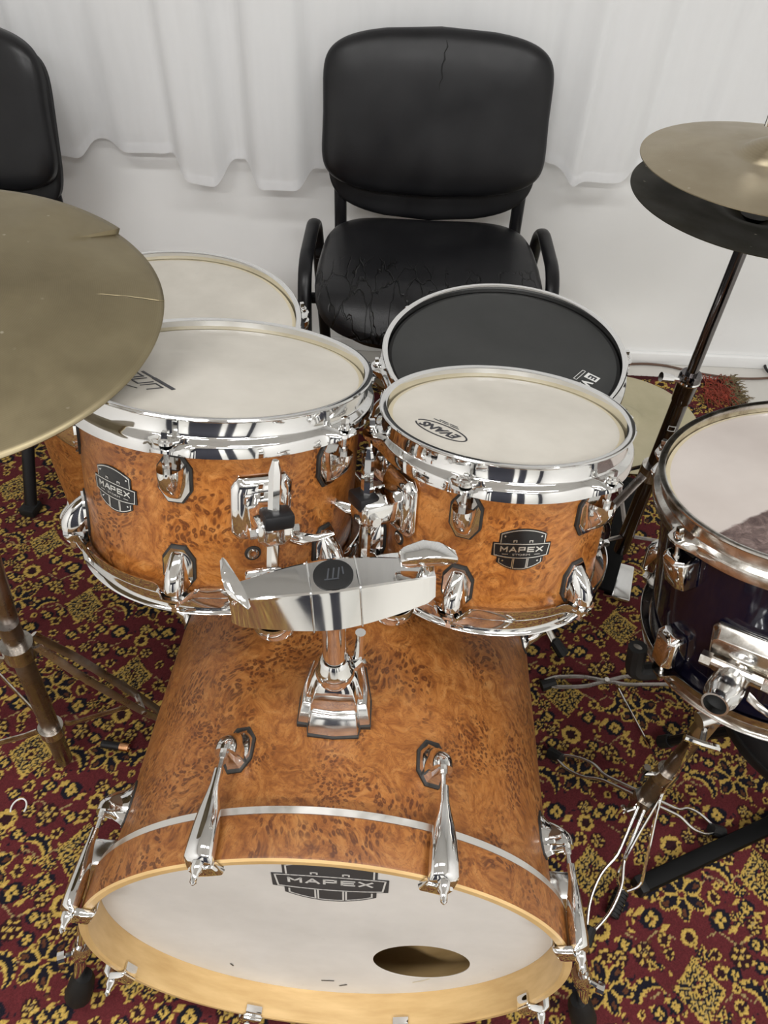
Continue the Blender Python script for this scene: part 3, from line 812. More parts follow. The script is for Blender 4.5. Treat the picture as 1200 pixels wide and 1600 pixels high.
def tom_bracket(parent, az, rs, h, side):
    """cast clamp on the shell; the holder's rod runs through it at X=.044"""
    Fm = polar(az, rs - 0.002, h)
    t = obj('mount_bracket', MB().loft([[(x, a * c, b * d) for c, d in ((-1, -.7), (-.75, -1), (.75, -1), (1, -.7), (1, .7), (.75, 1), (-.75, 1), (-1, .7))] for x, a, b in
            ((0.0, 0.031, 0.036), (0.004, 0.0305, 0.0355), (0.010, 0.0255, 0.030), (0.013, 0.020, 0.024))]).mesh('mount_bracket', 28, bevel=0.003, seg=3), 'chrome', parent, Fm)
    obj('clamp', MB().loft([[(x, a * c, b * d) for c, d in ((-1, -.55), (-.55, -1), (.55, -1), (1, -.55), (1, .55), (.55, 1), (-.55, 1), (-1, .55))] for x, a, b in
            ((0.012, 0.018, 0.019), (0.03, 0.019, 0.018), (0.052, 0.017, 0.016), (0.056, 0.013, 0.012))]).mesh('clamp', 25, bevel=0.001), 'chrome', t)
    obj('insert', MB().box(0.046, 0.002 * side, 0.011, 0.024, 0.030, 0.016).mesh('insert', bevel=0.004), 'black_plastic', t)
    obj('eye_bolt', MB().tube([(0.044, -0.024 * side, -0.004), (0.044, 0.024 * side, -0.004)], 0.0055, 10), 'chrome_satin', t)
    wing = MB().loft([[(0.044 + x - w, side * y, z - 0.004), (0.044 + x, side * y, z + e - 0.004), (0.044 + x + w, side * y, z - 0.004), (0.044 + x, side * y, z - e - 0.004)]
                      for x, y, z, w, e in ((-0.016, 0.008, -0.012, 0.003, 0.003), (-0.004, 0.018, -0.013, 0.006, 0.007), (0.004, 0.026, -0.011, 0.008, 0.008), (0.013, 0.038, -0.006, 0.006, 0.004), (0.022, 0.052, 0.002, 0.003, 0.002))])
    obj('wing_screw', wing.mesh('wing_screw', 50, bevel=0.0008), 'chrome', t)
    return t

def drum(name, label, C, n, Ro, Rs, depth, azs, shell_mat, head_name, rod=0.040, lugkind='round', lugh=0.066, bot_lugs=True, group=None, foot=False):
    """C is the centre of the top hoop rim; local Z is the drum axis"""
    t = thing(name, label, 'drum', axis_frame(C, n), group)
    hd = -0.013
    sh = MB().lathe([(Rs, -0.016), (Rs, -depth + 0.016), (Rs - 0.007, -depth + 0.014), (Rs - 0.007, -0.014)], 96, closed=True)
    obj('shell', sh.mesh('shell', 50), shell_mat, t)
    obj('top_hoop', hoop_mesh('top_hoop', Ro, azs), 'chrome' if lugkind == 'round' else 'chrome_worn', t)
    obj('bottom_hoop', T_flip(hoop_mesh('bottom_hoop', Ro, azs, True), -depth), 'chrome' if lugkind == 'round' else 'chrome_worn', t)
    h = obj('batter_head', disc(Rs - 0.004, hd + 0.002, 96).mesh('batter_head'), head_name, t)
    obj('head_collar', MB().lathe([(Rs - 0.0045, hd + 0.0022), (Rs + 0.001, hd + 0.0005), (Ro - 0.0075, hd - 0.006), (Ro - 0.0075, hd - 0.010)], 96).mesh('head_collar'), 'head_collar' if head_name != 'black_head' else 'rubber', t)
    obj('resonant_head', disc(Rs + 0.001, -depth + 0.012, 64).mesh('resonant_head'), 'bass_head', t)
    for a in azs:
        lug(t, a, Rs, -lugh, 1, lugh - 0.0225, lugkind)
        bh = lugh - 0.014 if lugkind == 'round' else lugh - 0.006
        if bot_lugs: lug(t, a, Rs, -depth + bh, -1, bh - 0.0225, lugkind)
    return t
def T_flip(me, h):
    for v in me.vertices: v.co.z += h
    return me

# two rack toms ----------------------------------------------------------------
TRC, TRN = Vector((0.127, 0.640, H - 0.503)), Vector((0.012, 0.268, 0.963)).normalized()
TLC, TLN = Vector((-0.181, 0.663, H - 0.473)), Vector((0.055, 0.289, 0.956)).normalized()
tr = drum('rack_tom', 'smaller burl wood rack tom with EVANS print on its head', TRC, TRN, 0.1375, 0.127, 0.204, [-110.5 + 60 * k for k in range(6)], 'burl', 'head')
tl = drum('rack_tom', 'larger burl wood rack tom partly under the big cymbal', TLC, TLN, 0.1625, 0.1525, 0.219, [-95 + 61 * 0 + 60 * k for k in range(6)], 'burl', 'head')
logo(cyl_map(0.1268, -83.5, -0.099), 0.030, 'badge_black', 'badge_silver', tr)
logo(cyl_map(0.1523, -122, -0.098), 0.030, 'badge_black', 'badge_silver', tl)
tom_bracket(tl, -64.5, 0.1525, -0.096, 1)
tom_bracket(tr, -149, 0.127, -0.084, -1)
for d, az, rs, h in ((tr, -148, 0.127, -0.130), (tl, -67.5, 0.1525, -0.150)):
    g = obj('air_vent', MB().lathe([(0.0032, -0.001), (0.0034, 0.0022), (0.0058, 0.0022), (0.0062, 0.0005)], 20).mesh('air_vent'), 'chrome', d, polar(az, rs, h) @ Matrix.Rotation(PI / 2, 4, 'Y'))
    obj('grommet', MB().lathe([(0.0060, 0.0), (0.0062, 0.0012), (0.0082, 0.0010), (0.0086, -0.0005)], 20).mesh('grommet'), 'gasket', g)

def flat_map(cx, cy, rot, h):
    c, s = math.cos(rot), math.sin(rot)
    return lambda u, v, w: (cx + c * u - s * v, cy + s * u + c * v, h + w)
# EVANS print: reads from the far side
f = flat_map(-0.0715, -0.0415, math.radians(136), -0.0108)
pr = MB(); ribbon(pr, [(0.0335 * math.cos(2 * PI * k / 40), 0.0125 * math.sin(2 * PI * k / 40)) for k in range(2, 40)], 0.0016, f, 0, 0.0003)
e = obj('print', pr.mesh('print', doubles=False), 'ink', tr)
obj('lettering', text_mesh('EVANS', 0.0155, lambda x, y, z: f(x, y, 0.0003 if z > 0 else 0), 0.0002, 1.05, 0.0005, 0.25), 'ink', e)
pr = MB()      # fine print too small to read
for x0, x1, y in ((-0.010, 0.001, -0.0165), (0.004, 0.012, -0.0165), (0.015, 0.024, -0.0165), (-0.006, 0.004, -0.0195), (0.007, 0.018, -0.0195)):
    ribbon(pr, [(x0, y), (x1, y)], 0.0011, f, 0, 0.0003)
obj('fine_print', pr.mesh('fine_print', doubles=False), 'ink_grey', e)
# UNO print on the larger tom
f2 = flat_map(-0.0755, -0.0435, math.radians(136), -0.0108)
pr = MB()
def poly_letter(pts, x0, k=0.0145):
    ribbon(pr, [(x0 + px * k * 0.9 + py * k * 0.25, py * k - 0.003) for px, py in pts], 0.0017, f2, 0, 0.0003)
poly_letter([(0, 1), (0, 0), (1, 0), (1, 1)], -0.038); poly_letter([(0, 0), (0, 1), (1, 1), (1, 0)], -0.019); poly_letter([(0, 0), (0, 1), (1, 1), (1, 0), (0, 0)], 0.0)
ribbon(pr, [(-0.046, -0.0095), (-0.012, -0.0095)], 0.0045, f2, 0, 0.0003); ribbon(pr, [(-0.008, -0.0095), (0.012, -0.0095)], 0.0030, f2, 0, 0.0003)
ribbon(pr, [(-0.026 + 0.05 * k / 12, 0.0185 + 0.006 * math.sin(PI * k / 12)) for k in range(13)], 0.0010, f2, 0, 0.0003)
obj('print', pr.mesh('print', doubles=False), 'ink', tl)

# snare ------------------------------------------------------------------------
SNC = Vector((0.174, 0.980, H - 0.654))
sn = drum('snare_drum', 'snare drum with a black head in front of the chair', SNC, (-0.027, -0.03, 0.999), 0.1885, 0.178, 0.150, [-85 + 45 * k for k in range(8)], 'burl', 'black_head', lugh=0.058, bot_lugs=True)
f3 = flat_map(0.1146, -0.0704, math.radians(-130), -0.0108)
pr = MB(); pr.prism([(-0.0305, -0.0105), (-0.0175, -0.0105), (-0.0175, 0.0105), (-0.0305, 0.0105)], 0, 0.0002, f3)
p_ = obj('print', pr.mesh('print'), 'white_print', sn)
obj('lettering', text_mesh('E', 0.017, lambda x, y, z: f3(x - 0.024, y, 0.0004 if z > 0 else 0), 0.0002, 1.0, 0.0006), 'ink', p_)
obj('lettering', text_mesh('VANS', 0.022, lambda x, y, z: f3(x + 0.011, y, 0.0004 if z > 0 else 0), 0.0002, 0.85, 0.0008), 'white_print', p_)
pr = MB(); ribbon(pr, [(-0.030, -0.0150), (-0.004, -0.0150), (-0.004, -0.0200), (-0.030, -0.0200)], 0.0009, f3, 0, 0.0003, closed=True)
obj('print', pr.mesh('print', doubles=False), 'white_print', sn)

# floor tom --------------------------------------------------------------------
FTC = Vector((-0.355, 0.963, 0.630)); FR = 0.218
ft = drum('floor_tom', 'burl wood floor tom standing behind the larger rack tom', FTC, (0, 0, 1), FR, FR - 0.0105, 0.395, [-38 + 60 * k for k in range(6)], 'burl', 'head', lugh=0.058)
for a in (40, 160, 280):
    Fm = polar(a, FR - 0.0105, -0.23)
    b = obj('leg_bracket', MB().loft([[(x, p * c, q * d) for c, d in ((-1, -.7), (-.7, -1), (.7, -1), (1, -.7), (1, .7), (.7, 1), (-.7, 1), (-1, .7))] for x, p, q in ((-0.002, 0.02, 0.028), (0.006, 0.019, 0.027), (0.026, 0.012, 0.018))]).mesh('leg_bracket', 30, bevel=0.001), 'chrome', ft, Fm)
    L0 = FTC.z - 0.23
    obj('leg', MB().tube(fillet([(0.018, 0, 0.10), (0.018, 0, -0.12), (0.045, 0, -0.16), (0.045, 0, -L0 + 0.025)], 0.03), 0.005, 8), 'chrome_satin', b)
    obj('rubber_foot', MB().tube([(0.045, 0, -L0 + 0.05), (0.045, 0, -L0 + 0.014)], [0.009, 0.013], 12), 'rubber', b)

# blue tom ---------------------------------------------------------------------
BLC, BLN = Vector((0.496, 0.631, H - 0.568)), Vector((-0.165, 0.172, 0.971)).normalized()
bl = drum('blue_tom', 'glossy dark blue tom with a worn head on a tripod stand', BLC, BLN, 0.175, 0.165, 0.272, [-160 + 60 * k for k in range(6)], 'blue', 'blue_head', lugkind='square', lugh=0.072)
Fm = polar(-129, 0.163, -0.150)
bk = obj('mount_bracket', MB().loft([[(x, a * c, b * d) for c, d in ((-1, -.8), (-.85, -1), (.85, -1), (1, -.8), (1, .8), (.85, 1), (-.85, 1), (-1, .8))] for x, a, b in
     ((0.0, 0.040, 0.034), (0.006, 0.040, 0.034), (0.010, 0.036, 0.030), (0.022, 0.034, 0.026))]).mesh('mount_bracket', 25, bevel=0.0015), 'chrome_worn', bl, Fm)
obj('name_plate', MB().prism([(0.014 * math.cos(2 * PI * k / 24), 0.006 * math.sin(2 * PI * k / 24)) for k in range(24)], 0.0218, 0.0232, lambda u, v, w: (w, u, v + 0.012)), 'chrome_satin', bk)
tubeM = MB().lathe([(0.0125, -0.046), (0.0148, -0.046), (0.0150, -0.036), (0.0185, -0.030), (0.0200, -0.014), (0.0190, 0.002), (0.0195, 0.012), (0.014, 0.016), (0.0125, 0.0)], 32, closed=True)
tb = obj('receiver_tube', tubeM.mesh('receiver_tube', 40), 'chrome_satin', bk, T(0.036, -0.004, -0.016) @ Matrix.Rotation(math.radians(-98), 4, 'Y'))
obj('bore', MB().lathe([(0.0126, -0.036), (0.0, -0.020)], 24).mesh('bore'), 'rubber', tb)  # black cone paints the shade inside the open tube
obj('clamp_bolt', MB().tube([(0.030, -0.036, -0.002), (0.030, 0.036, -0.004)], 0.006, 10).tube([(0.030, -0.040, -0.002), (0.030, -0.028, -0.002)], 0.009, 6), 'chrome_worn', bk)
wg = MB().loft([[(0.032 + dx, y, z - e), (0.032 + dx + w, y, z), (0.032 + dx, y, z + e), (0.032 + dx - w, y, z)] for dx, y, z, w, e in ((0, 0.028, -0.003, 0.010, 0.010), (0.004, 0.038, -0.002, 0.008, 0.009), (0.010, 0.055, 0.004, 0.005, 0.010), (0.012, 0.064, 0.008, 0.003, 0.004))])
obj('wing_screw', wg.mesh('wing_screw', 45, bevel=0.001), 'chrome_worn', bk)
wg = MB().loft([[(0.040 + dx, y, z - e), (0.040 + dx + w, y, z), (0.040 + dx, y, z + e), (0.040 + dx - w, y, z)] for dx, y, z, w, e in ((0, 0.018, -0.022, 0.007, 0.008), (0.004, 0.03, -0.026, 0.006, 0.007), (0.006, 0.044, -0.03, 0.004, 0.006))])
obj('lever', wg.mesh('lever', 45, bevel=0.001), 'chrome_worn', bk)

# ------------------------------------------------------------------ bass drum (local Z runs from the front hoop to the back)
BC, BN = Vector((-0.043, 0.202, H - 0.941)), Vector((0.026, 0.997, -0.067)).normalized()
bd = thing('bass_drum', 'burl wood bass drum with white front head at the front of the kit', 'drum', axis_frame(BC, BN))
BL_ = 0.515   # length over both hoops
RS = 0.254
obj('shell', MB().lathe([(RS, 0.046), (RS, BL_ - 0.046), (RS - 0.008, BL_ - 0.044), (RS - 0.008, 0.044)], 128, closed=True).mesh('shell', 50), 'burl_bass', bd)
obj('inner_ply', MB().lathe([(RS - 0.0082, BL_ - 0.045), (RS - 0.0082, 0.045)], 96).mesh('inner_ply', 50), 'maple', bd)
for nm, z0, sg in (('front_hoop', 0.0, 1), ('rear_hoop', BL_, -1)):
    z = lambda q: z0 + sg * q
    hp = obj(nm, MB().lathe([(0.2680, z(0.002)), (0.2685, z(0.004)), (0.2685, z(0.041)), (0.2670, z(0.0425)), (0.2580, z(0.0425)), ], 128).mesh(nm, 40), 'burl_bass', bd)
    obj('hoop_edge', MB().lathe([(0.2680, z(0.002)), (0.2660, z(0.0)), (0.2600, z(0.0)), (0.2580, z(0.002)), (0.2580, z(0.0425))], 128).mesh('hoop_edge', 40), 'maple', hp)
    obj('head_ring', MB().lathe([(0.2665, z(0.0422)), (0.2668, z(0.0495)), (0.2630, z(0.0510)), (0.2545, z(0.0510))], 128).mesh('head_ring', 40), 'ring_metal', bd)
# front head with its port hole
HZ = 0.0385
bm = bmesh.new()
def loop(cx, cy, r, n):
    vs = [bm.verts.new((cx + r * math.cos(2 * PI * k / n), cy + r * math.sin(2 * PI * k / n), HZ)) for k in range(n)]
    return [bm.edges.new((vs[k], vs[(k + 1) % n])) for k in range(n)]
HOLE = (0.1135, 0.106, 0.060)
es = loop(0, 0, 0.2578, 128) + loop(*HOLE, 48)
bmesh.ops.triangle_fill(bm, use_beauty=True, use_dissolve=False, edges=es)
bmesh.ops.recalc_face_normals(bm, faces=bm.faces)
me = bpy.data.meshes.new('front_head'); bm.to_mesh(me); bm.free()
fh = obj('front_head', me, 'bass_head', bd)
sol = fh.modifiers.new('thickness', 'SOLIDIFY'); sol.thickness = 0.0006; sol.offset = 1.0
fm = lambda u, v, w: (0.004 + u, -0.1235 - v, HZ - 0.0004 - w)
logo(fm, 0.0605, 'ink_grey', 'white_print', fh, thick=0.0004, name='print', storm=False)
# tear below the hole and scuffs
rr = random.Random(5)
def scuff(pts, w, mat='ink_grey'):
    m = MB()
    for a, b in zip(pts[:-1], pts[1:]): ribbon(m, [a, b], w, lambda u, v, q: (u, v, HZ - 0.0006 - q), 0, 0.0003)
    obj('scuff', m.mesh('scuff', doubles=False), mat, fh)
scuff([(0.128, 0.166), (0.120, 0.176), (0.108, 0.186)], 0.0010, 'head_collar')
scuff([(0.003, 0.205), (-0.012, 0.207)], 0.0022); scuff([(0.02, 0.218), (0.012, 0.224)], 0.0025); scuff([(-0.13, 0.165), (-0.128, 0.172)], 0.002)
obj('rear_head', disc(0.2575, BL_ - 0.0385, 96).mesh('rear_head'), 'head_collar', bd)
fp = MB().lathe([(0.0, -0.008), (0.05, -0.008), (0.055, 0.0), (0.0, 0.0)], 32)
obj('felt_pad', fp.mesh('felt_pad'), 'rubber', bd, T(0.02, 0.03, BL_ - 0.04))
# lugs, rods and claws
claw_secs = []
for h, w, d, r0 in ((-0.006, 0.0125, 0.010, 0.2705), (0.0, 0.0142, 0.0185, 0.2705), (0.014, 0.0138, 0.019, 0.2705), (0.030, 0.0125, 0.0178, 0.2710), (0.044, 0.0100, 0.0155, 0.2725), (0.056, 0.0066, 0.0120, 0.2750), (0.066, 0.0046, 0.0090, 0.2768), (0.082, 0.0040, 0.0080, 0.2772)):
    s = []
    for k in range(16):
        a = 2 * PI * k / 16; c, q = math.cos(a), math.sin(a)
        s.append((r0 + d / 2 + d / 2 * math.copysign(abs(c) ** 0.8, c), w * math.copysign(abs(q) ** 0.8, q), h))
    claw_secs.append(s)
claw_me = MB().loft(claw_secs).mesh('claw', 60)
hook_me = MB().loft([[(x, -0.0135, z0), (x, 0.0135, z0), (x, 0.0120, z1), (x, -0.0120, z1)] for x, z0, z1 in ((0.2745, -0.0010, -0.0085), (0.262, -0.0010, -0.0080), (0.2565, -0.0010, -0.0070), (0.2545, -0.0005, -0.0050))]).mesh('hook', 30, bevel=0.0012)
lip_me = MB().box(0.2553, 0, 0.004, 0.003, 0.022, 0.013).mesh('lip', bevel=0.001)
tip_me = MB().tube([(0.2795, 0, -0.004), (0.2795, 0, -0.011), (0.2795, 0, -0.014), (0.2795, 0, -0.021), (0.2795, 0, -0.023)], [0.0058, 0.0055, 0.0034, 0.0030, 0.001], 10).mesh('rod_tip')
rod_me = MB().tube([(0.2795, 0, 0.078), (0.2795, 0, 0.108)], 0.0026, 8).tube([(0.2795, 0, 0.094), (0.2795, 0, 0.104)], 0.0042, 8).mesh('tension_rod')
blug = []
for u in range(9):
    z = 0.101 + 0.030 * u / 8; k = math.sin(min(1, (1 - u / 8) * 1.15 + 0.06) * PI / 2)
    blug.append([(RS - 0.001 + (0.003 + 0.031 * k ** 0.7) * max(0, math.sin(PI * j / 13)) ** 0.6, -0.0125 * (0.45 + 0.55 * k) * math.copysign(abs(math.cos(PI * j / 13)) ** 0.7, math.cos(PI * j / 13)), z) for j in range(14)])
blug_me = MB().loft(blug).loft([[(RS - 0.0015 + w, u, v + c) for u, v in octagon(a_, b_)] for a_, b_, w, c in ((0.0150, 0.0230, 0.0, 0.117), (0.0148, 0.0226, 0.0036, 0.117), (0.0125, 0.0175, 0.0090, 0.114), (0.0095, 0.0115, 0.0180, 0.110), (0.0085, 0.0085, 0.0260, 0.108))]).mesh('lug', 50, doubles=False)
bgk_me = MB().prism(octagon(0.0168, 0.0250), 0, 0.0034, lambda u, v, w: (RS - 0.0015 + w, u, v + 0.117)).mesh('gasket')
for back in (0, 1):
    for k in range(8):
        az = -112.0 + 45.0 * k
        A = Matrix.Rotation(math.radians(az), 4, 'Z')
        if back: A = T(0, 0, BL_) @ A @ Matrix.Rotation(PI, 4, 'X')
        lg = obj('lug', blug_me, 'chrome', bd, A); obj('gasket', bgk_me, 'gasket', lg); obj('tension_rod', rod_me, 'chrome_satin', lg)
        c = obj('claw', claw_me, 'chrome', bd, A); obj('hook', hook_me, 'chrome', c); obj('lip', lip_me, 'chrome', c); obj('rod_tip', tip_me, 'chrome', c)
# spurs, in world coordinates brought into the drum's frame
BI = axis_frame(BC, BN).inverted()
for s, foot, az in ((-1, P(122, 1556, z=0.03), -172), (1, P(912, 1592, z=0.03), -8)):
    a = math.radians(az)
    base = Vector((RS * math.cos(a), RS * math.sin(a), 0.078)); fl = BI @ foot
    sp = obj('spur', MB().tube([base + Vector((s * 0.022, 0.0, 0.0)), base.lerp(fl, 0.5) + Vector((s * 0.016, 0, 0)), fl], 0.0075, 12), 'chrome', bd)
    obj('bracket', MB().box(*(base + Vector((s * 0.008, 0, 0))), 0.034, 0.05, 0.032).mesh('bracket', bevel=0.005), 'chrome_satin', sp)
    m = base.lerp(fl, 0.62) + Vector((s * 0.012, 0, 0)); dd = (fl - base).normalized()
    obj('collar', MB().tube([m - dd * 0.016, m - dd * 0.010, m + dd * 0.010, m + dd * 0.016], [0.0105, 0.0125, 0.0125, 0.0105], 14).tube([m, m + Vector((s * 0.022, 0, -0.01))], 0.0035, 8).tube([m + Vector((s * 0.018, 0, -0.009)), m + Vector((s * 0.026, 0, -0.012))], 0.008, 10), 'chrome', sp)
    obj('rubber_foot', MB().tube([fl - dd * 0.06, fl - dd * 0.045, fl - dd * 0.005, fl + dd * 0.012], [0.011, 0.0165, 0.0185, 0.012], 14), 'rubber', sp)

# ------------------------------------------------------------------ tom holder on the bass drum
base = Vector((-0.041, 0.388, 0.5525))
th = thing('tom_holder', 'chrome double tom holder bolted on top of the bass drum', 'tom holder', T(*base))
def rr_sec(hw, y0, y1, z, cut=0.72, belly=0.0):
    """plan section of the holder base: wider front step"""
    return [(-hw, y0 + 0.012, z), (-hw * cut, y0 + 0.011, z), (-hw * cut * 0.95, y0, z), (0, y0 - 0.0025, z), (hw * cut * 0.95, y0, z), (hw * cut, y0 + 0.011, z), (hw, y0 + 0.012, z), (hw * 1.0, (y0 + y1) / 2, z), (hw * 0.8, y1, z), (-hw * 0.8, y1, z), (-hw, (y0 + y1) / 2, z)]
obj('gasket', MB().loft([rr_sec(0.0375, -0.0415, 0.040, z) for z in (-0.012, 0.0035)]).mesh('gasket'), 'gasket', th)
bs = MB().loft([rr_sec(0.0365, -0.040, 0.039, 0.002), rr_sec(0.0362, -0.0395, 0.038, 0.006), rr_sec(0.0340, -0.034, 0.036, 0.017), rr_sec(0.0325, -0.029, 0.034, 0.0225), rr_sec(0.0305, -0.0275, 0.032, 0.0235)])
bo = obj('base_plate', bs.mesh('base_plate', 30, bevel=0.0012), 'chrome_satin', th)
obj('socket', MB().loft([rr_sec(0.0290, -0.0250, 0.031, 0.022, 0.85), rr_sec(0.0280, -0.0235, 0.030, 0.034, 0.85), rr_sec(0.0225, -0.017, 0.024, 0.050, 0.85), rr_sec(0.0185, -0.014, 0.020, 0.056, 0.85)]).mesh('socket', 30, bevel=0.0025, seg=3), 'chrome', th)
obj('collar', MB().lathe([(0.0115, 0.050), (0.0185, 0.050), (0.0195, 0.055), (0.0188, 0.068), (0.0165, 0.071), (0.0150, 0.080), (0.0125, 0.083), (0.0115, 0.083)], 32, closed=True).mesh('collar', 35, bevel=0), 'chrome', th)
obj('collar_screw', MB().tube([(0.018, 0.004, 0.062), (0.026, 0.008, 0.070)], 0.006, 10).tube([(0.022, 0.010, 0.062), (0.024, 0.012, 0.098), (0.024, 0.013, 0.108)], [0.006, 0.0045, 0.0052], 10), 'chrome', th)
obj('post', MB().tube([(0, 0, 0.03), (0, 0.002, 0.172)], 0.0115, 28), 'chrome', th)
# cross bar
BE0, BE1 = Vector((-0.127, 0.374, 0.735)) - base, Vector((0.046, 0.411, 0.735)) - base
ax = (BE1 - BE0).normalized(); ay = Vector((0, 0, 1)).cross(ax).normalized(); az_ = ax.cross(ay)
BF = frame((BE0 + BE1) / 2, ax, ay, az_)
LB = (BE1 - BE0).length / 2
bar = []
for k in range(25):
    s = -1 + 2 * k / 24; hw = 0.0125 + 0.0130 * (1 - abs(s) ** 1.5); hz = 0.0135 + 0.0055 * (1 - s * s); zc = 0.002 * (1 - s * s)
    e = 1.0 if abs(s) < 0.999 else 0.86
    bar.append([(s * LB, a * hw * e, zc + b * hz * e) for a, b in ((-1.16, -1), (-1.24, -0.85), (-0.74, 0.76), (-0.69, 0.93), (-0.62, 1.0), (0.68, 1.0), (0.78, 0.93), (0.84, 0.76), (1.05, -0.85), (1.0, -1))])
br = obj('cross_bar', MB().loft(bar).mesh('cross_bar', 22), 'chrome', th, BF)
for s in (-0.235, 0.235):
    hw = 0.0125 + 0.0130 * (1 - abs(s) ** 1.5); hz = 0.0135 + 0.0055 * (1 - s * s); zc = 0.002 * (1 - s * s); e = 1.025
    pts = [(s * LB, a * hw * e, zc + b * hz * e) for a, b in ((-1.16, -1), (-1.24, -0.85), (-0.74, 0.76), (-0.69, 0.93), (-0.62, 1.0), (0.68, 1.0), (0.78, 0.93), (0.84, 0.76), (1.05, -0.85), (1.0, -1))]
    obj('rib', MB().tube(pts + [pts[0]], 0.0009, 6, cap=False), 'chrome_satin', br)
em = obj('emblem', MB().prism([(0.0172 * math.cos(2 * PI * k / 36), 0.0162 * math.sin(2 * PI * k / 36)) for k in range(36)], 0.0200, 0.0228).mesh('emblem', bevel=0.0006), 'rubber', br)
m = MB(); idm = lambda u, v, w: (u, v, w)
for x in (-0.0045, 0.0, 0.0045): ribbon(m, [(x - 0.001, -0.0045), (x + 0.0012, 0.0055)], 0.0013, idm, 0.0227, 0.0234)
ribbon(m, [(-0.0075, -0.0055), (0.0035, -0.0055)], 0.0012, idm, 0.0227, 0.0234); ribbon(m, [(0.0085, -0.001), (0.0085, 0.006)], 0.0012, idm, 0.0227, 0.0234)
obj('mark', m.mesh('mark', doubles=False), 'ink_grey', em)
# end clamps under the bar, wing screws on top
for s in (-1, 1):
    obj('end_clamp', MB().lathe([(0.0, -0.030), (0.014, -0.030), (0.019, -0.026), (0.021, -0.014), (0.020, -0.010), (0.0, -0.010)], 32).mesh('end_clamp', 40), 'chrome', br, T(s * LB * 0.60, -0.002, -0.009))
    obj('hinge_block', MB().box(s * LB * 0.66, 0.020, -0.006, 0.034, 0.024, 0.022).mesh('hinge_block', bevel=0.004), 'chrome', br)
wl = MB().tube([(-LB * 0.94, -0.004, 0.008), (-LB * 0.94, -0.004, 0.022)], 0.006, 12)
wl.loft([[(-LB * 0.94 + x - w, -0.004 + y, z), (-LB * 0.94 + x, -0.004 + y - e, z), (-LB * 0.94 + x + w, -0.004 + y, z), (-LB * 0.94 + x, -0.004 + y + e, z + 0.003)] for x, y, z, w, e in ((0.010, -0.014, 0.015, 0.003, 0.003), (0.004, -0.006, 0.020, 0.007, 0.006), (0.0, 0.002, 0.024, 0.008, 0.007), (-0.004, 0.014, 0.028, 0.006, 0.005), (-0.007, 0.026, 0.031, 0.003, 0.002))])
obj('wing_screw', wl.mesh('wing_screw', 50, bevel=0.0008), 'chrome', br)
wr = MB().tube([(LB * 0.93, 0.0, 0.008), (LB * 0.93, 0.0, 0.030)], 0.0062, 12)
wr.loft([[(LB * 0.93 + x, y - w, z - e), (LB * 0.93 + x, y + w, z - e), (LB * 0.93 + x, y + w, z + e), (LB * 0.93 + x, y - w, z + e)] for x, y, z, w, e in ((-0.026, 0.000, 0.032, 0.006, 0.004), (-0.020, 0.000, 0.0335, 0.008, 0.006), (-0.004, 0.0, 0.036, 0.0105, 0.0065), (0.010, -0.002, 0.035, 0.009, 0.006), (0.024, -0.004, 0.031, 0.005, 0.003))])
obj('wing_screw', wr.mesh('wing_screw', 50, bevel=0.0015), 'chrome', br)
# L-rods running up through the tom brackets
def l_rod(mat_axis, C, N, rs, az, h, z0, z1, end):
    A = axis_frame(C, N); Fm = A @ polar(az, rs - 0.002, h)
    top = Fm @ Vector((0.044, 0, z1)); bot = Fm @ Vector((0.044, 0, z0)); tp = Fm @ Vector((0.044, 0, z1 + 0.012))
    rod = MB().tube([bot - base, top - base, tp - base], [0.0062, 0.0062, 0.0030], 6, up=tuple(Fm.to_3x3() @ Vector((1, 0, 0))))
    r = obj('rod', rod.mesh('rod', 20), 'chrome', th)
    mid = (bot - base) - (top - bot).normalized() * 0.012
    obj('knuckle', MB().tube([bot - base, bot - base + (mid - (bot - base)) * 0.3, mid], [0.0052, 0.0085, 0.0072], 14), 'chrome', r)
    obj('arm', MB().tube(fillet([mid, mid - (top - bot).normalized() * 0.022, end - base], 0.014, 5), 0.0062, 12), 'chrome', r)
l_rod(None, TLC, TLN, 0.1525, -64.5, -0.096, -0.062, 0.058, (BE0.lerp(BE1, 0.17) + base + Vector((0.0, 0.018, -0.006))))
l_rod(None, TRC, TRN, 0.127, -149, -0.084, -0.062, 0.058, (BE0.lerp(BE1, 0.83) + base + Vector((0.0, 0.018, -0.006))))

# ------------------------------------------------------------------ cymbals
def cymbal_prof(R, bell_r, bell_h, bow, th_):
    pr = []
    for k in range(7):
        t = k / 6; pr.append((0.006 + (bell_r - 0.006) * t, bow + bell_h * math.cos(t * PI / 2) ** 0.9))
    for k in range(1, 11):
        t = k / 10; pr.append((bell_r + (R - bell_r) * t, bow * (1 - t ** 1.7)))
    return pr
def cymbal(name, label, mx, R, bell_r, bell_h, bow, mat, inv=False):
    pr = cymbal_prof(R, bell_r, bell_h, bow, 0)
    full = pr + [(r, h - 0.0012) for r, h in reversed(pr)]
    t = thing(name, label, 'cymbal', mx)
    obj('plate', MB().lathe(full, 128, closed=True).mesh('plate', 60), mat, t)
    return t

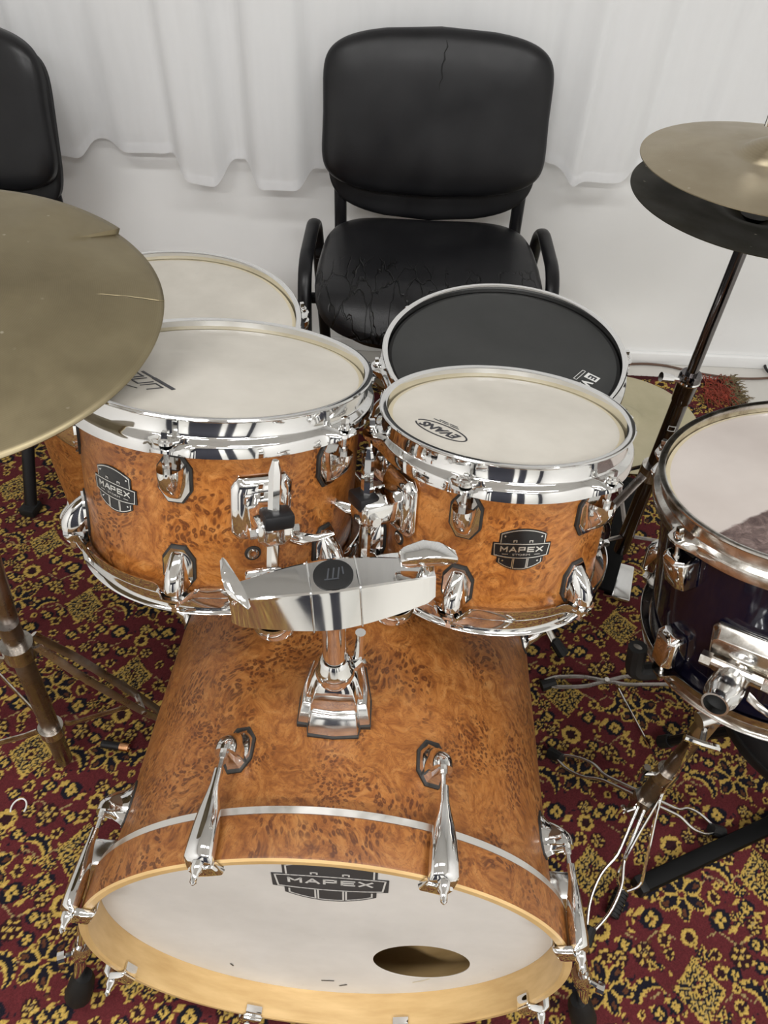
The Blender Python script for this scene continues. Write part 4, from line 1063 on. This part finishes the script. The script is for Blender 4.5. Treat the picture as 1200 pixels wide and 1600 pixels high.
# big cracked cymbal, left
CRM = axis_frame(Vector((-0.459, 0.626, H - 0.401)), (0.085, -0.075, 0.994))
crt = thing('ride_cymbal', 'large aged bronze cymbal with a split edge, cut off by the left edge', 'cymbal', CRM)
def broken_cymbal():
    R = 0.2286; pr = cymbal_prof(R, 0.05, 0.022, 0.020, 0)
    pr = pr[:7] + [(0.05 + (R - 0.05) * k / 24, 0.020 * (1 - (k / 24) ** 1.7)) for k in range(1, 25)]
    a_split = math.degrees(math.atan2(0.055, 0.2207)); a_tip = math.degrees(math.atan2(0.177, 0.145))
    rr = random.Random(2)
    angs = [a_split] + [a_split + 0.6] + [a_split + (a_tip - a_split) * k / 14 for k in range(1, 14)] + [a_tip - 0.25, a_tip + 0.25] + [a_tip + (360 - (a_tip - a_split) - 0.6) * k / 130 + 0.25 for k in range(1, 130)] + [a_split + 359.4, a_split + 360]
    rc = 0.163; jit = {i: rr.uniform(-0.0012, 0.0012) for i in range(len(pr))}
    vs = []; fs = []; n = len(pr)
    for j, a in enumerate(angs):
        last = j == len(angs) - 1
        for i, (r, h) in enumerate(pr):
            aa = math.radians(a); x, y, z = r * math.cos(aa), r * math.sin(aa), h
            s = max(0.0, (r - rc) / (R - rc))
            if s > 0 and (j == 0 or last):
                off = (0.0013 if j == 0 else -0.0013) * (0.4 + 0.6 * s) + jit[i]
                x += -math.sin(aa) * off; y += math.cos(aa) * off
            if a < a_tip and s > 0:         # the flap between the split and the tip has dropped a little
                z -= 0.0045 * s * min(1, (a - a_split) / (a_tip - a_split) * 1.2 + 0.15)
                k = 1 - 0.012 * s * (a - a_split) / (a_tip - a_split); x *= k; y *= k
            elif s > 0 and a < a_tip + 12:
                k = 1 + 0.006 * s * (1 - (a - a_tip) / 12); x *= k; y *= k
            vs.append((x, y, z))
    for j in range(len(angs) - 1):
        for i in range(n - 1): fs.append((j * n + i, (j + 1) * n + i, (j + 1) * n + i + 1, j * n + i + 1))
    return MB().add(vs, fs).mesh('plate', 40)
cp = obj('plate', broken_cymbal(), 'brass', crt)
sol = cp.modifiers.new('thickness', 'SOLIDIFY'); sol.thickness = 0.0012; sol.offset = -1.0

hx, hy, hz = 0.504, 1.041, H - 0.385
cymbal('hi_hat_cymbal', 'upper bronze hi-hat cymbal at the right edge', T(hx, hy, hz - 0.002) @ Matrix.Rotation(math.radians(-1.5), 4, 'X'), 0.178, 0.052, 0.020, 0.014, 'brass_hat')
cymbal('hi_hat_cymbal', 'lower dark hi-hat cymbal under the upper one', T(hx, hy, hz - 0.048) @ Matrix.Rotation(PI, 4, 'X') @ Matrix.Rotation(math.radians(-1.0), 4, 'Y'), 0.180, 0.052, 0.018, 0.014, 'brass_dark')
cymbal('spare_cymbal', 'pale cymbal lying on the rug behind the hi-hat stand', T(0.615, 1.545, 0.014), 0.205, 0.05, 0.02, 0.016, 'brass_pale')

# ------------------------------------------------------------------ hi-hat stand
hs = thing('hi_hat_stand', 'dark chrome hi-hat stand with pedal at right', 'stand', T(hx, hy, 0))
obj('pull_rod', MB().tube([(0, 0, 0.40), (0, 0, 0.98)], 0.0032, 8), 'chrome_satin', hs)
obj('upper_tube', MB().tube([(0, 0, 0.40), (0, 0, 0.795)], 0.0098, 20), 'dark_chrome', hs)
obj('seat_cup', MB().lathe([(0, 0.790), (0.014, 0.790), (0.021, 0.797), (0.0, 0.797)], 24).mesh('seat_cup'), 'black_plastic', hs)
cl = obj('collar', MB().lathe([(0.0100, 0.525), (0.0165, 0.525), (0.0185, 0.520), (0.0185, 0.508), (0.0175, 0.505), (0.0165, 0.470), (0.0150, 0.465)], 28).mesh('collar', 40), 'dark_chrome', hs)
obj('ring', MB().lathe([(0.0186, 0.512), (0.0196, 0.509), (0.0186, 0.506)], 28).mesh('ring'), 'chrome', cl)
obj('wing_screw', MB().tube([(-0.016, -0.004, 0.513), (-0.034, -0.006, 0.516)], 0.0045, 8).tube([(-0.030, -0.006, 0.516), (-0.052, -0.008, 0.520)], [0.006, 0.0085], 10), 'chrome', cl)
obj('lower_tube', MB().tube([(0, 0, 0.07), (0, 0, 0.50)], 0.0145, 24), 'dark_chrome', hs)
m = cyl_map(0.0147, -100, 0.415); b_ = MB(); ribbon(b_, [(-0.006, -0.005), (0.006, -0.005), (0.006, 0.005), (-0.006, 0.005)], 0.0012, m, 0, 0.0004, 0.002, closed=True)
obj('label_mark', b_.mesh('label_mark', doubles=False), 'white_print', hs)
for k, a in enumerate((-150, 90, -25)):
    a = math.radians(a); c, s = math.cos(a), math.sin(a)
    lg = obj('leg', MB().tube([(0.018 * c, 0.018 * s, 0.30), (0.27 * c, 0.27 * s, 0.022)], 0.009, 10, (1, 0.35), up=(-s, c, 0)), 'gunmetal', hs)
    obj('brace', MB().tube([(0.016 * c, 0.016 * s, 0.12), (0.15 * c, 0.15 * s, 0.155)], 0.005, 8, (1, 0.5), up=(-s, c, 0)), 'gunmetal', lg)
    obj('rubber_foot', MB().tube([(0.255 * c, 0.255 * s, 0.038), (0.285 * c, 0.285 * s, 0.016)], [0.011, 0.013], 10), 'rubber', lg)
obj('leg_collar', MB().lathe([(0.0146, 0.285), (0.023, 0.285), (0.023, 0.315), (0.0146, 0.315)], 20, closed=True).mesh('leg_collar', 30), 'chrome_worn', hs)
fa, fb = Vector((-0.045, -0.085, 0.040)), Vector((0.085, 0.240, 0.034))
obj('footboard', MB().tube([fa, fb], 0.030, 4, (1.0, 0.20), up=(1, -0.39, 0)).mesh('footboard', 30, bevel=0.002), 'black_matt', hs)
obj('base_plate', MB().box(0.004, -0.040, 0.014, 0.055, 0.10, 0.010, Matrix.Rotation(-0.3, 3, 'Z')).mesh('base_plate', bevel=0.004), 'chrome_satin', hs)
obj('heel_plate', MB().box(0.090, 0.250, 0.014, 0.055, 0.06, 0.012, Matrix.Rotation(-0.35, 3, 'Z')).mesh('heel_plate', bevel=0.004), 'black_matt', hs)
ct = thing('hi_hat_clutch', 'chrome clutch with wing screw above the upper hi-hat', 'clutch', T(hx, hy, hz + 0.03))
obj('barrel', MB().lathe([(0.0036, 0.0), (0.009, 0.0), (0.009, 0.052), (0.0036, 0.052)], 20, closed=True).mesh('barrel', 30), 'chrome', ct)
obj('felt', MB().lathe([(0.004, -0.006), (0.016, -0.006), (0.016, 0.006), (0.004, 0.006)], 20, closed=True).mesh('felt', 30), 'rubber', ct)
obj('wing_screw', MB().tube([(-0.008, 0, 0.036), (-0.026, -0.002, 0.036)], 0.004, 8).tube([(-0.028, -0.002, 0.018), (-0.030, -0.002, 0.036), (-0.028, -0.002, 0.054)], [0.0075, 0.006, 0.0075], 10, (1, 0.5)), 'chrome', ct)

# ------------------------------------------------------------------ folding tripods with bowed wire legs
def bow_leg(parent, hub, foot, mat, r=0.0028, w0=0.006, w1=0.016, name='leg'):
    """a pair of bent wires, narrow near the hub and bowed near the foot"""
    hub, foot = Vector(hub), Vector(foot); d = foot - hub; side = d.cross(Vector((0, 0, 1))).normalized()
    m = MB()
    for s in (-1, 1):
        pts = [hub + side * s * w0, hub + d * 0.42 + side * s * w0, hub + d * 0.56 + side * s * w1, hub + d * 0.78 + side * s * w1, foot + side * s * 0.002]
        m.tube(fillet(pts, 0.02, 3), r, 8)
    lg = obj(name, m.mesh(name, 50, doubles=False), mat, parent)
    return lg
# stand of the blue tom
ds = thing('drum_stand', 'chrome wire-legged tripod stand under the blue tom', 'stand', T(0.43, 0.50, 0))
o0 = Vector((0.43, 0.50, 0))
t0 = P(1000, 1258, z=0.095) - o0; t1 = P(1108, 1126, z=0.33) - o0; ta = (t1 - t0).normalized()
obj('lower_tube', MB().tube([t0 - ta * 0.02, t0.lerp(t1, 0.42)], 0.0140, 18), 'gunmetal', ds)
obj('upper_tube', MB().tube([t0.lerp(t1, 0.36), t1], 0.0110, 18), 'gunmetal', ds)
cq = t0.lerp(t1, 0.40)
cl = obj('collar', MB().tube([cq - ta * 0.012, cq + ta * 0.012], 0.0165, 20), 'chrome_worn', ds)
obj('wing_screw', MB().tube([cq + Vector((-0.014, 0, 0.0)), cq + Vector((-0.034, -0.002, 0.004))], 0.0035, 8).tube([cq + Vector((-0.034, -0.002, -0.014)), cq + Vector((-0.036, -0.002, 0.004)), cq + Vector((-0.034, -0.002, 0.024))], [0.0055, 0.004, 0.0055], 8), 'chrome', cl)
hub = t0 + ta * 0.015
hb = obj('leg_hub', MB().tube([hub - ta * 0.012, hub + ta * 0.012], 0.0195, 6), 'chrome_worn', ds)
obj('wing_screw', MB().tube([hub + Vector((-0.016, -0.012, 0.0)), hub + Vector((-0.038, -0.020, 0.0))], 0.0032, 8).tube([hub + Vector((-0.040, -0.020, -0.016)), hub + Vector((-0.042, -0.020, 0.0)), hub + Vector((-0.040, -0.020, 0.018))], [0.005, 0.0036, 0.005], 8), 'chrome', hb)
for px, py in ((918, 1462), (868, 1180), (1120, 1298)):
    ft_ = P(px, py, z=0.022) - o0; hd_ = (ft_ - hub); hd_.z = 0; hd_.normalize()
    lg = bow_leg(ds, hub + hd_ * 0.012 + Vector((0, 0, 0.004)), ft_, 'chrome_satin', w0=0.005, w1=0.017)
    dd = (ft_ - hub).normalized()
    obj('rubber_foot', MB().tube([ft_ - dd * 0.014, ft_ + dd * 0.012], [0.0085, 0.011], 10), 'rubber', lg)
# long bent wires from the basket down to a ribbed rubber foot
w1 = [P(1038, 1236, z=0.176), P(1000, 1300, z=0.115), P(963, 1368, z=0.055), P(968, 1386, z=0.036), P(974, 1392, z=0.03)]
w2 = [P(1084, 1156, z=0.30), P(1078, 1166, z=0.28), P(1060, 1207, z=0.215), P(1036, 1234, z=0.178), P(1026, 1268, z=0.15), P(1002, 1384, z=0.045), P(980, 1392, z=0.03)]
obj('wire', MB().tube(fillet([p - o0 for p in w1], 0.012, 4), 0.0026, 8), 'chrome', ds)
wo = obj('wire', MB().tube(fillet([p - o0 for p in w2], 0.012, 4), 0.0026, 8), 'chrome', ds)
ra, rb = P(972, 1392, z=0.024) - o0, P(955, 1432, z=0.016) - o0
m = MB()
for k in range(7):
    p = ra.lerp(rb, k / 7); q_ = ra.lerp(rb, (k + 0.7) / 7); m.tube([p, q_], 0.011, 12)
m.tube([ra, rb], 0.0088, 12)
obj('rubber_foot', m, 'rubber', wo)
# tilter and basket arms
hub2 = t1 + ta * 0.02
obj('tilter', MB().tube([t1 - ta * 0.03, t1 + ta * 0.012], 0.0145, 8).tube([hub2 + Vector((-0.022, -0.008, -0.01)), hub2 + Vector((0.030, 0.008, -0.004))], 0.0115, 12), 'chrome_satin', ds)
obj('tilter_screw', MB().tube([t1 + Vector((-0.010, -0.014, 0.0)), t1 + Vector((-0.020, -0.034, 0.004))], 0.004, 8).tube([t1 + Vector((-0.044, -0.030, 0.008)), t1 + Vector((-0.022, -0.036, 0.004)), t1 + Vector((0.002, -0.036, -0.006)), t1 + Vector((0.012, -0.034, -0.020))], [0.005, 0.0045, 0.0055, 0.004], 8), 'chrome', ds)
BM_ = axis_frame(BLC, BLN)
cen = BM_ @ Vector((0, 0, -0.302)) - o0
for a in (-172, -52, 68):
    ar = math.radians(a)
    p1 = BM_ @ Vector((0.150 * math.cos(ar), 0.150 * math.sin(ar), -0.292)) - o0
    p2 = BM_ @ Vector((0.199 * math.cos(ar), 0.199 * math.sin(ar), -0.286)) - o0
    p3 = BM_ @ Vector((0.196 * math.cos(ar), 0.196 * math.sin(ar), -0.236)) - o0
    ao = obj('basket_arm', MB().tube(fillet([hub2, cen.lerp(hub2, 0.25), p1, p2, p3], 0.02, 4), 0.0065, 10, (1.0, 0.6)), 'chrome_worn', ds)
    obj('rubber_grip', MB().tube(fillet([p1.lerp(p2, 0.35), p2, p3], 0.016, 4), 0.0125, 10), 'rubber', ao)
# folded wire strut lying on the rug between the drums
sa, sb = P(852, 1066, z=0.021), P(1050, 1062, z=0.021)
so = thing('stand_leg', 'flat grey metal stand leg lying on the rug beside the bass drum', 'stand leg', T(*sa))
m = MB(); d = sb - sa; side = d.cross(Vector((0, 0, 1))).normalized()
for s in (-1, 1):
    pts = [Vector((0, 0, 0)) + side * s * 0.003, d * 0.08 + side * s * 0.011, d * 0.32 + side * s * 0.011, d * 0.48 - side * s * 0.001, d * 0.62 + side * s * 0.009, d + side * s * 0.010]
    m.tube(fillet(pts, 0.02, 4), 0.0042, 8, (0.5, 1.0))
obj('side_bar', m.mesh('side_bar', doubles=False), 'gunmetal', so)
obj('rivet', MB().tube([d * 0.48 + Vector((0, 0, -0.005)), d * 0.48 + Vector((0, 0, 0.006))], 0.005, 10), 'chrome_worn', so)
obj('rubber_foot', MB().tube([d * -0.03 + Vector((0, -0.006, -0.004)), d * 0.08], [0.011, 0.008], 10), 'rubber', so)
ra, rb = P(964, 1072, z=0.013), P(1016, 1168, z=0.013)
tag(obj('metal_rod', MB().tube([ra, rb - (rb - ra) * 0.02, rb], [0.0024, 0.0024, 0.0012], 8), 'chrome'), 'thin straight chrome rod lying on the rug below the blue tom', 'rod')

# snare stand --------------------------------------------------------------------
ss = thing('snare_stand', 'chrome tripod snare stand under the black-headed snare', 'stand', T(SNC.x, SNC.y, 0))
obj('tube', MB().tube([(0, 0, 0.05), (0, 0, 0.40)], 0.0125, 16), 'chrome_worn', ss)
for a in (78, 198, 318):
    a = math.radians(a); c, s = math.cos(a), math.sin(a)
    lg = obj('leg', MB().tube([(0.016 * c, 0.016 * s, 0.26), (0.24 * c, 0.24 * s, 0.022)], 0.0085, 10, (1, 0.4), up=(-s, c, 0)), 'chrome_worn', ss)
    obj('rubber_foot', MB().tube([(0.228 * c, 0.228 * s, 0.036), (0.255 * c, 0.255 * s, 0.016)], [0.010, 0.012], 10), 'rubber', lg)
for a in (100, 220, 340):
    a = math.radians(a); c, s = math.cos(a), math.sin(a)
    pts = [(0.01 * c, 0.01 * s, 0.405), (0.17 * c, 0.17 * s, 0.425), (0.207 * c, 0.207 * s, 0.430), (0.207 * c, 0.207 * s, 0.475)]
    ar = obj('basket_arm', MB().tube(fillet(pts, 0.02, 4), 0.006, 10), 'chrome_worn', ss)
    obj('rubber_grip', MB().tube(fillet([(0.185 * c, 0.185 * s, 0.427), (0.207 * c, 0.207 * s, 0.430), (0.207 * c, 0.207 * s, 0.48)], 0.014, 4), 0.010, 10), 'rubber', ar)
obj('basket_hub', MB().lathe([(0.0, 0.385), (0.02, 0.385), (0.022, 0.40), (0.018, 0.415), (0.0, 0.415)], 20).mesh('basket_hub'), 'chrome_worn', ss)

# cymbal stand, left -------------------------------------------------------------
cs0 = Vector((-0.507, 0.530, 0))
cst = thing('cymbal_stand', 'aged metal tripod cymbal stand at the left edge', 'stand', T(*cs0))
ca = P(100, 1186, z=0.035) - cs0; cb = P(28, 1012, z=0.385) - cs0
cc = CRM @ Vector((0, 0, 0.035)) - cs0
dirn = (cb - ca).normalized()
obj('base_tube', MB().tube([ca, cb, cb + dirn * 0.06], 0.0135, 20), 'gunmetal', cst)
top_b = cb + dirn * 0.02
obj('upper_tube', MB().tube([top_b, top_b.lerp(cc, 0.75)], 0.0115, 18), 'gunmetal', cst)
obj('tilter_rod', MB().tube([top_b.lerp(cc, 0.74), cc, cc + Vector((0.003, -0.003, 0.03))], 0.004, 10), 'chrome_worn', cst)
obj('felt', MB().tube([cc + Vector((0, 0, 0.006)), cc + Vector((0, 0, 0.016))], 0.016, 16), 'rubber', cst)
obj('wing_nut', MB().tube([cc + Vector((-0.016, 0, 0.022)), cc + Vector((0.0, 0, 0.020)), cc + Vector((0.016, 0, 0.022))], [0.005, 0.006, 0.005], 8), 'chrome_worn', cst)
obj('tilter', MB().box(*top_b.lerp(cc, 0.76), 0.03, 0.022, 0.034).mesh('tilter', bevel=0.004), 'chrome_worn', cst)
obj('leg_collar', MB().tube([cb - dirn * 0.018, cb + dirn * 0.012], 0.021, 18), 'chrome_worn', cst)
low = ca.lerp(cb, 0.32)
obj('brace_collar', MB().tube([low - dirn * 0.01, low + dirn * 0.01], 0.019, 18), 'chrome_worn', cst)
for fx in (P(268, 1128, z=0.03), P(-160, 1250, z=0.03), P(-60, 1010, z=0.03)):
    fo = fx - cs0; out = Vector((fo.x - cb.x, fo.y - cb.y, 0)).normalized(); side = out.cross(Vector((0, 0, 1)))
    top = cb + out * 0.022; m = MB()
    for s in (-1, 1):
        pts = [top + side * s * 0.011, top.lerp(fo, 0.10) + side * s * 0.013, top.lerp(fo, 0.26) + side * s * 0.021, top.lerp(fo, 0.72) + side * s * 0.019, fo + side * s * 0.007]
        m.tube(fillet(pts, 0.03, 4), 0.0068, 8, (1.0, 0.35), up=(0, 0, 1))
    lg = obj('leg', m.mesh('leg', 50, doubles=False), 'pewter', cst)
    mp = top.lerp(fo, 0.72)
    obj('brace', MB().tube([low + out * 0.02, low.lerp(mp, 0.2), mp], 0.0075, 8, (1.0, 0.35), up=(0, 0, 1)), 'chrome_worn', lg)
    obj('rivet', MB().tube([mp - side * 0.022, mp + side * 0.022], 0.0045, 8), 'chrome_worn', lg)
    obj('rubber_foot', MB().tube([fo.lerp(top, 0.05), fo - Vector((0, 0, 0.012))], [0.011, 0.013], 10), 'rubber', lg)

# ------------------------------------------------------------------ small things
a, b = P(994, 1387, z=0.02), P(1202, 1290, z=0.02)
d = (b - a).normalized(); sd = d.cross(Vector((0, 0, 1)))
bb = thing('black_bar', 'thick black square metal leg lying on the rug at lower right', 'metal bar', T(*a))
L = 0.62
obj('tube', MB().loft([[tuple(d * t + sd * (u * 0.0125) + Vector((0, 0, v * 0.0125))) for u, v in ((-1, -1), (1, -1), (1, 1), (-1, 1))] for t in (0.012, L)]).mesh('tube', bevel=0.004), 'black_matt', bb)
obj('end_cap', MB().loft([[tuple(d * t + sd * (u * 0.0135) + Vector((0, 0, v * 0.0135))) for u, v in ((-1, -1), (1, -1), (1, 1), (-1, 1))] for t in (0.0, 0.014)]).mesh('end_cap', bevel=0.003), 'rubber', bb)

st_c = P(1282, 1112, z=0.28)
stl = thing('drum_stool', 'black round padded stool mostly hidden under the blue tom', 'stool', T(st_c.x, st_c.y, 0))
obj('seat', MB().lathe([(0, 0.30), (0.10, 0.297), (0.128, 0.29), (0.138, 0.272), (0.135, 0.25), (0.12, 0.243), (0, 0.243)], 64).mesh('seat', 45), 'vinyl', stl)
obj('piping', MB().lathe([(0.1375 + 0.003 * math.cos(q * PI / 3), 0.272 + 0.003 * math.sin(q * PI / 3)) for q in range(6)], 64, closed=True).mesh('piping', 60), 'rubber', stl)
for k in range(3):
    a_ = math.radians(30 + 120 * k); c, s = math.cos(a_), math.sin(a_)
    lg = obj('leg', MB().tube([(0.02 * c, 0.02 * s, 0.235), (0.15 * c, 0.15 * s, 0.02)], 0.009, 10), 'black_paint', stl)
    obj('rubber_foot', MB().tube([(0.145 * c, 0.145 * s, 0.03), (0.157 * c, 0.157 * s, 0.012)], 0.012, 10), 'rubber', lg)

pts = [P(px, py, z=0.005) for px, py in ((700, 556), (860, 562), (980, 569), (1010, 568), (1040, 571), (1065, 577), (1100, 585), (1145, 591), (1180, 592), (1206, 590))]
tag(obj('cable', MB().tube(fillet(pts, 0.05, 4), 0.0034, 8), 'cable'), 'thin brown cable running along the wall on the floor', 'cable')
cq = P(1212, 580, z=0.005)
tag(obj('cable', MB().tube([cq + Vector((0.032 * math.cos(2 * PI * k / 28), 0.04 * math.sin(2 * PI * k / 28), 0.008 * math.sin(PI * k / 28))) for k in range(29)], 0.004, 8), 'black_plastic'), 'dark coiled cable loop on the floor at the right edge', 'cable')

ba, bb_ = P(159, 1162, z=0.0185), P(197, 1168, z=0.0185); bdv = (bb_ - ba); bl_ = 0.0505
bdv = bdv.normalized()
bt = thing('battery', 'small black and copper battery lying on the rug', 'battery', T(*ba))
obj('wrapper', MB().tube([Vector((0, 0, 0)), bdv * 0.001, bdv * bl_ * 0.66], [0.0062, 0.0070, 0.0070], 18), 'black_plastic', bt)
obj('copper_band', MB().tube([bdv * bl_ * 0.66, bdv * bl_ * 0.975, bdv * bl_ * 0.98], [0.0071, 0.0071, 0.0055], 18), 'copper', bt)
obj('terminal', MB().tube([bdv * bl_ * 0.97, bdv * bl_ * 1.0], 0.0027, 10), 'chrome_satin', bt)
rc = P(29, 1262, z=0.014)
tag(obj('wire_ring', MB().tube([rc + Vector((0.012 * math.cos(q), 0.015 * math.sin(q), 0)) for q in [math.radians(-25 + 235 * k / 20) for k in range(21)]], 0.0014, 8), 'wire_white'), 'small open white wire ring lying on the rug at left', 'ring')
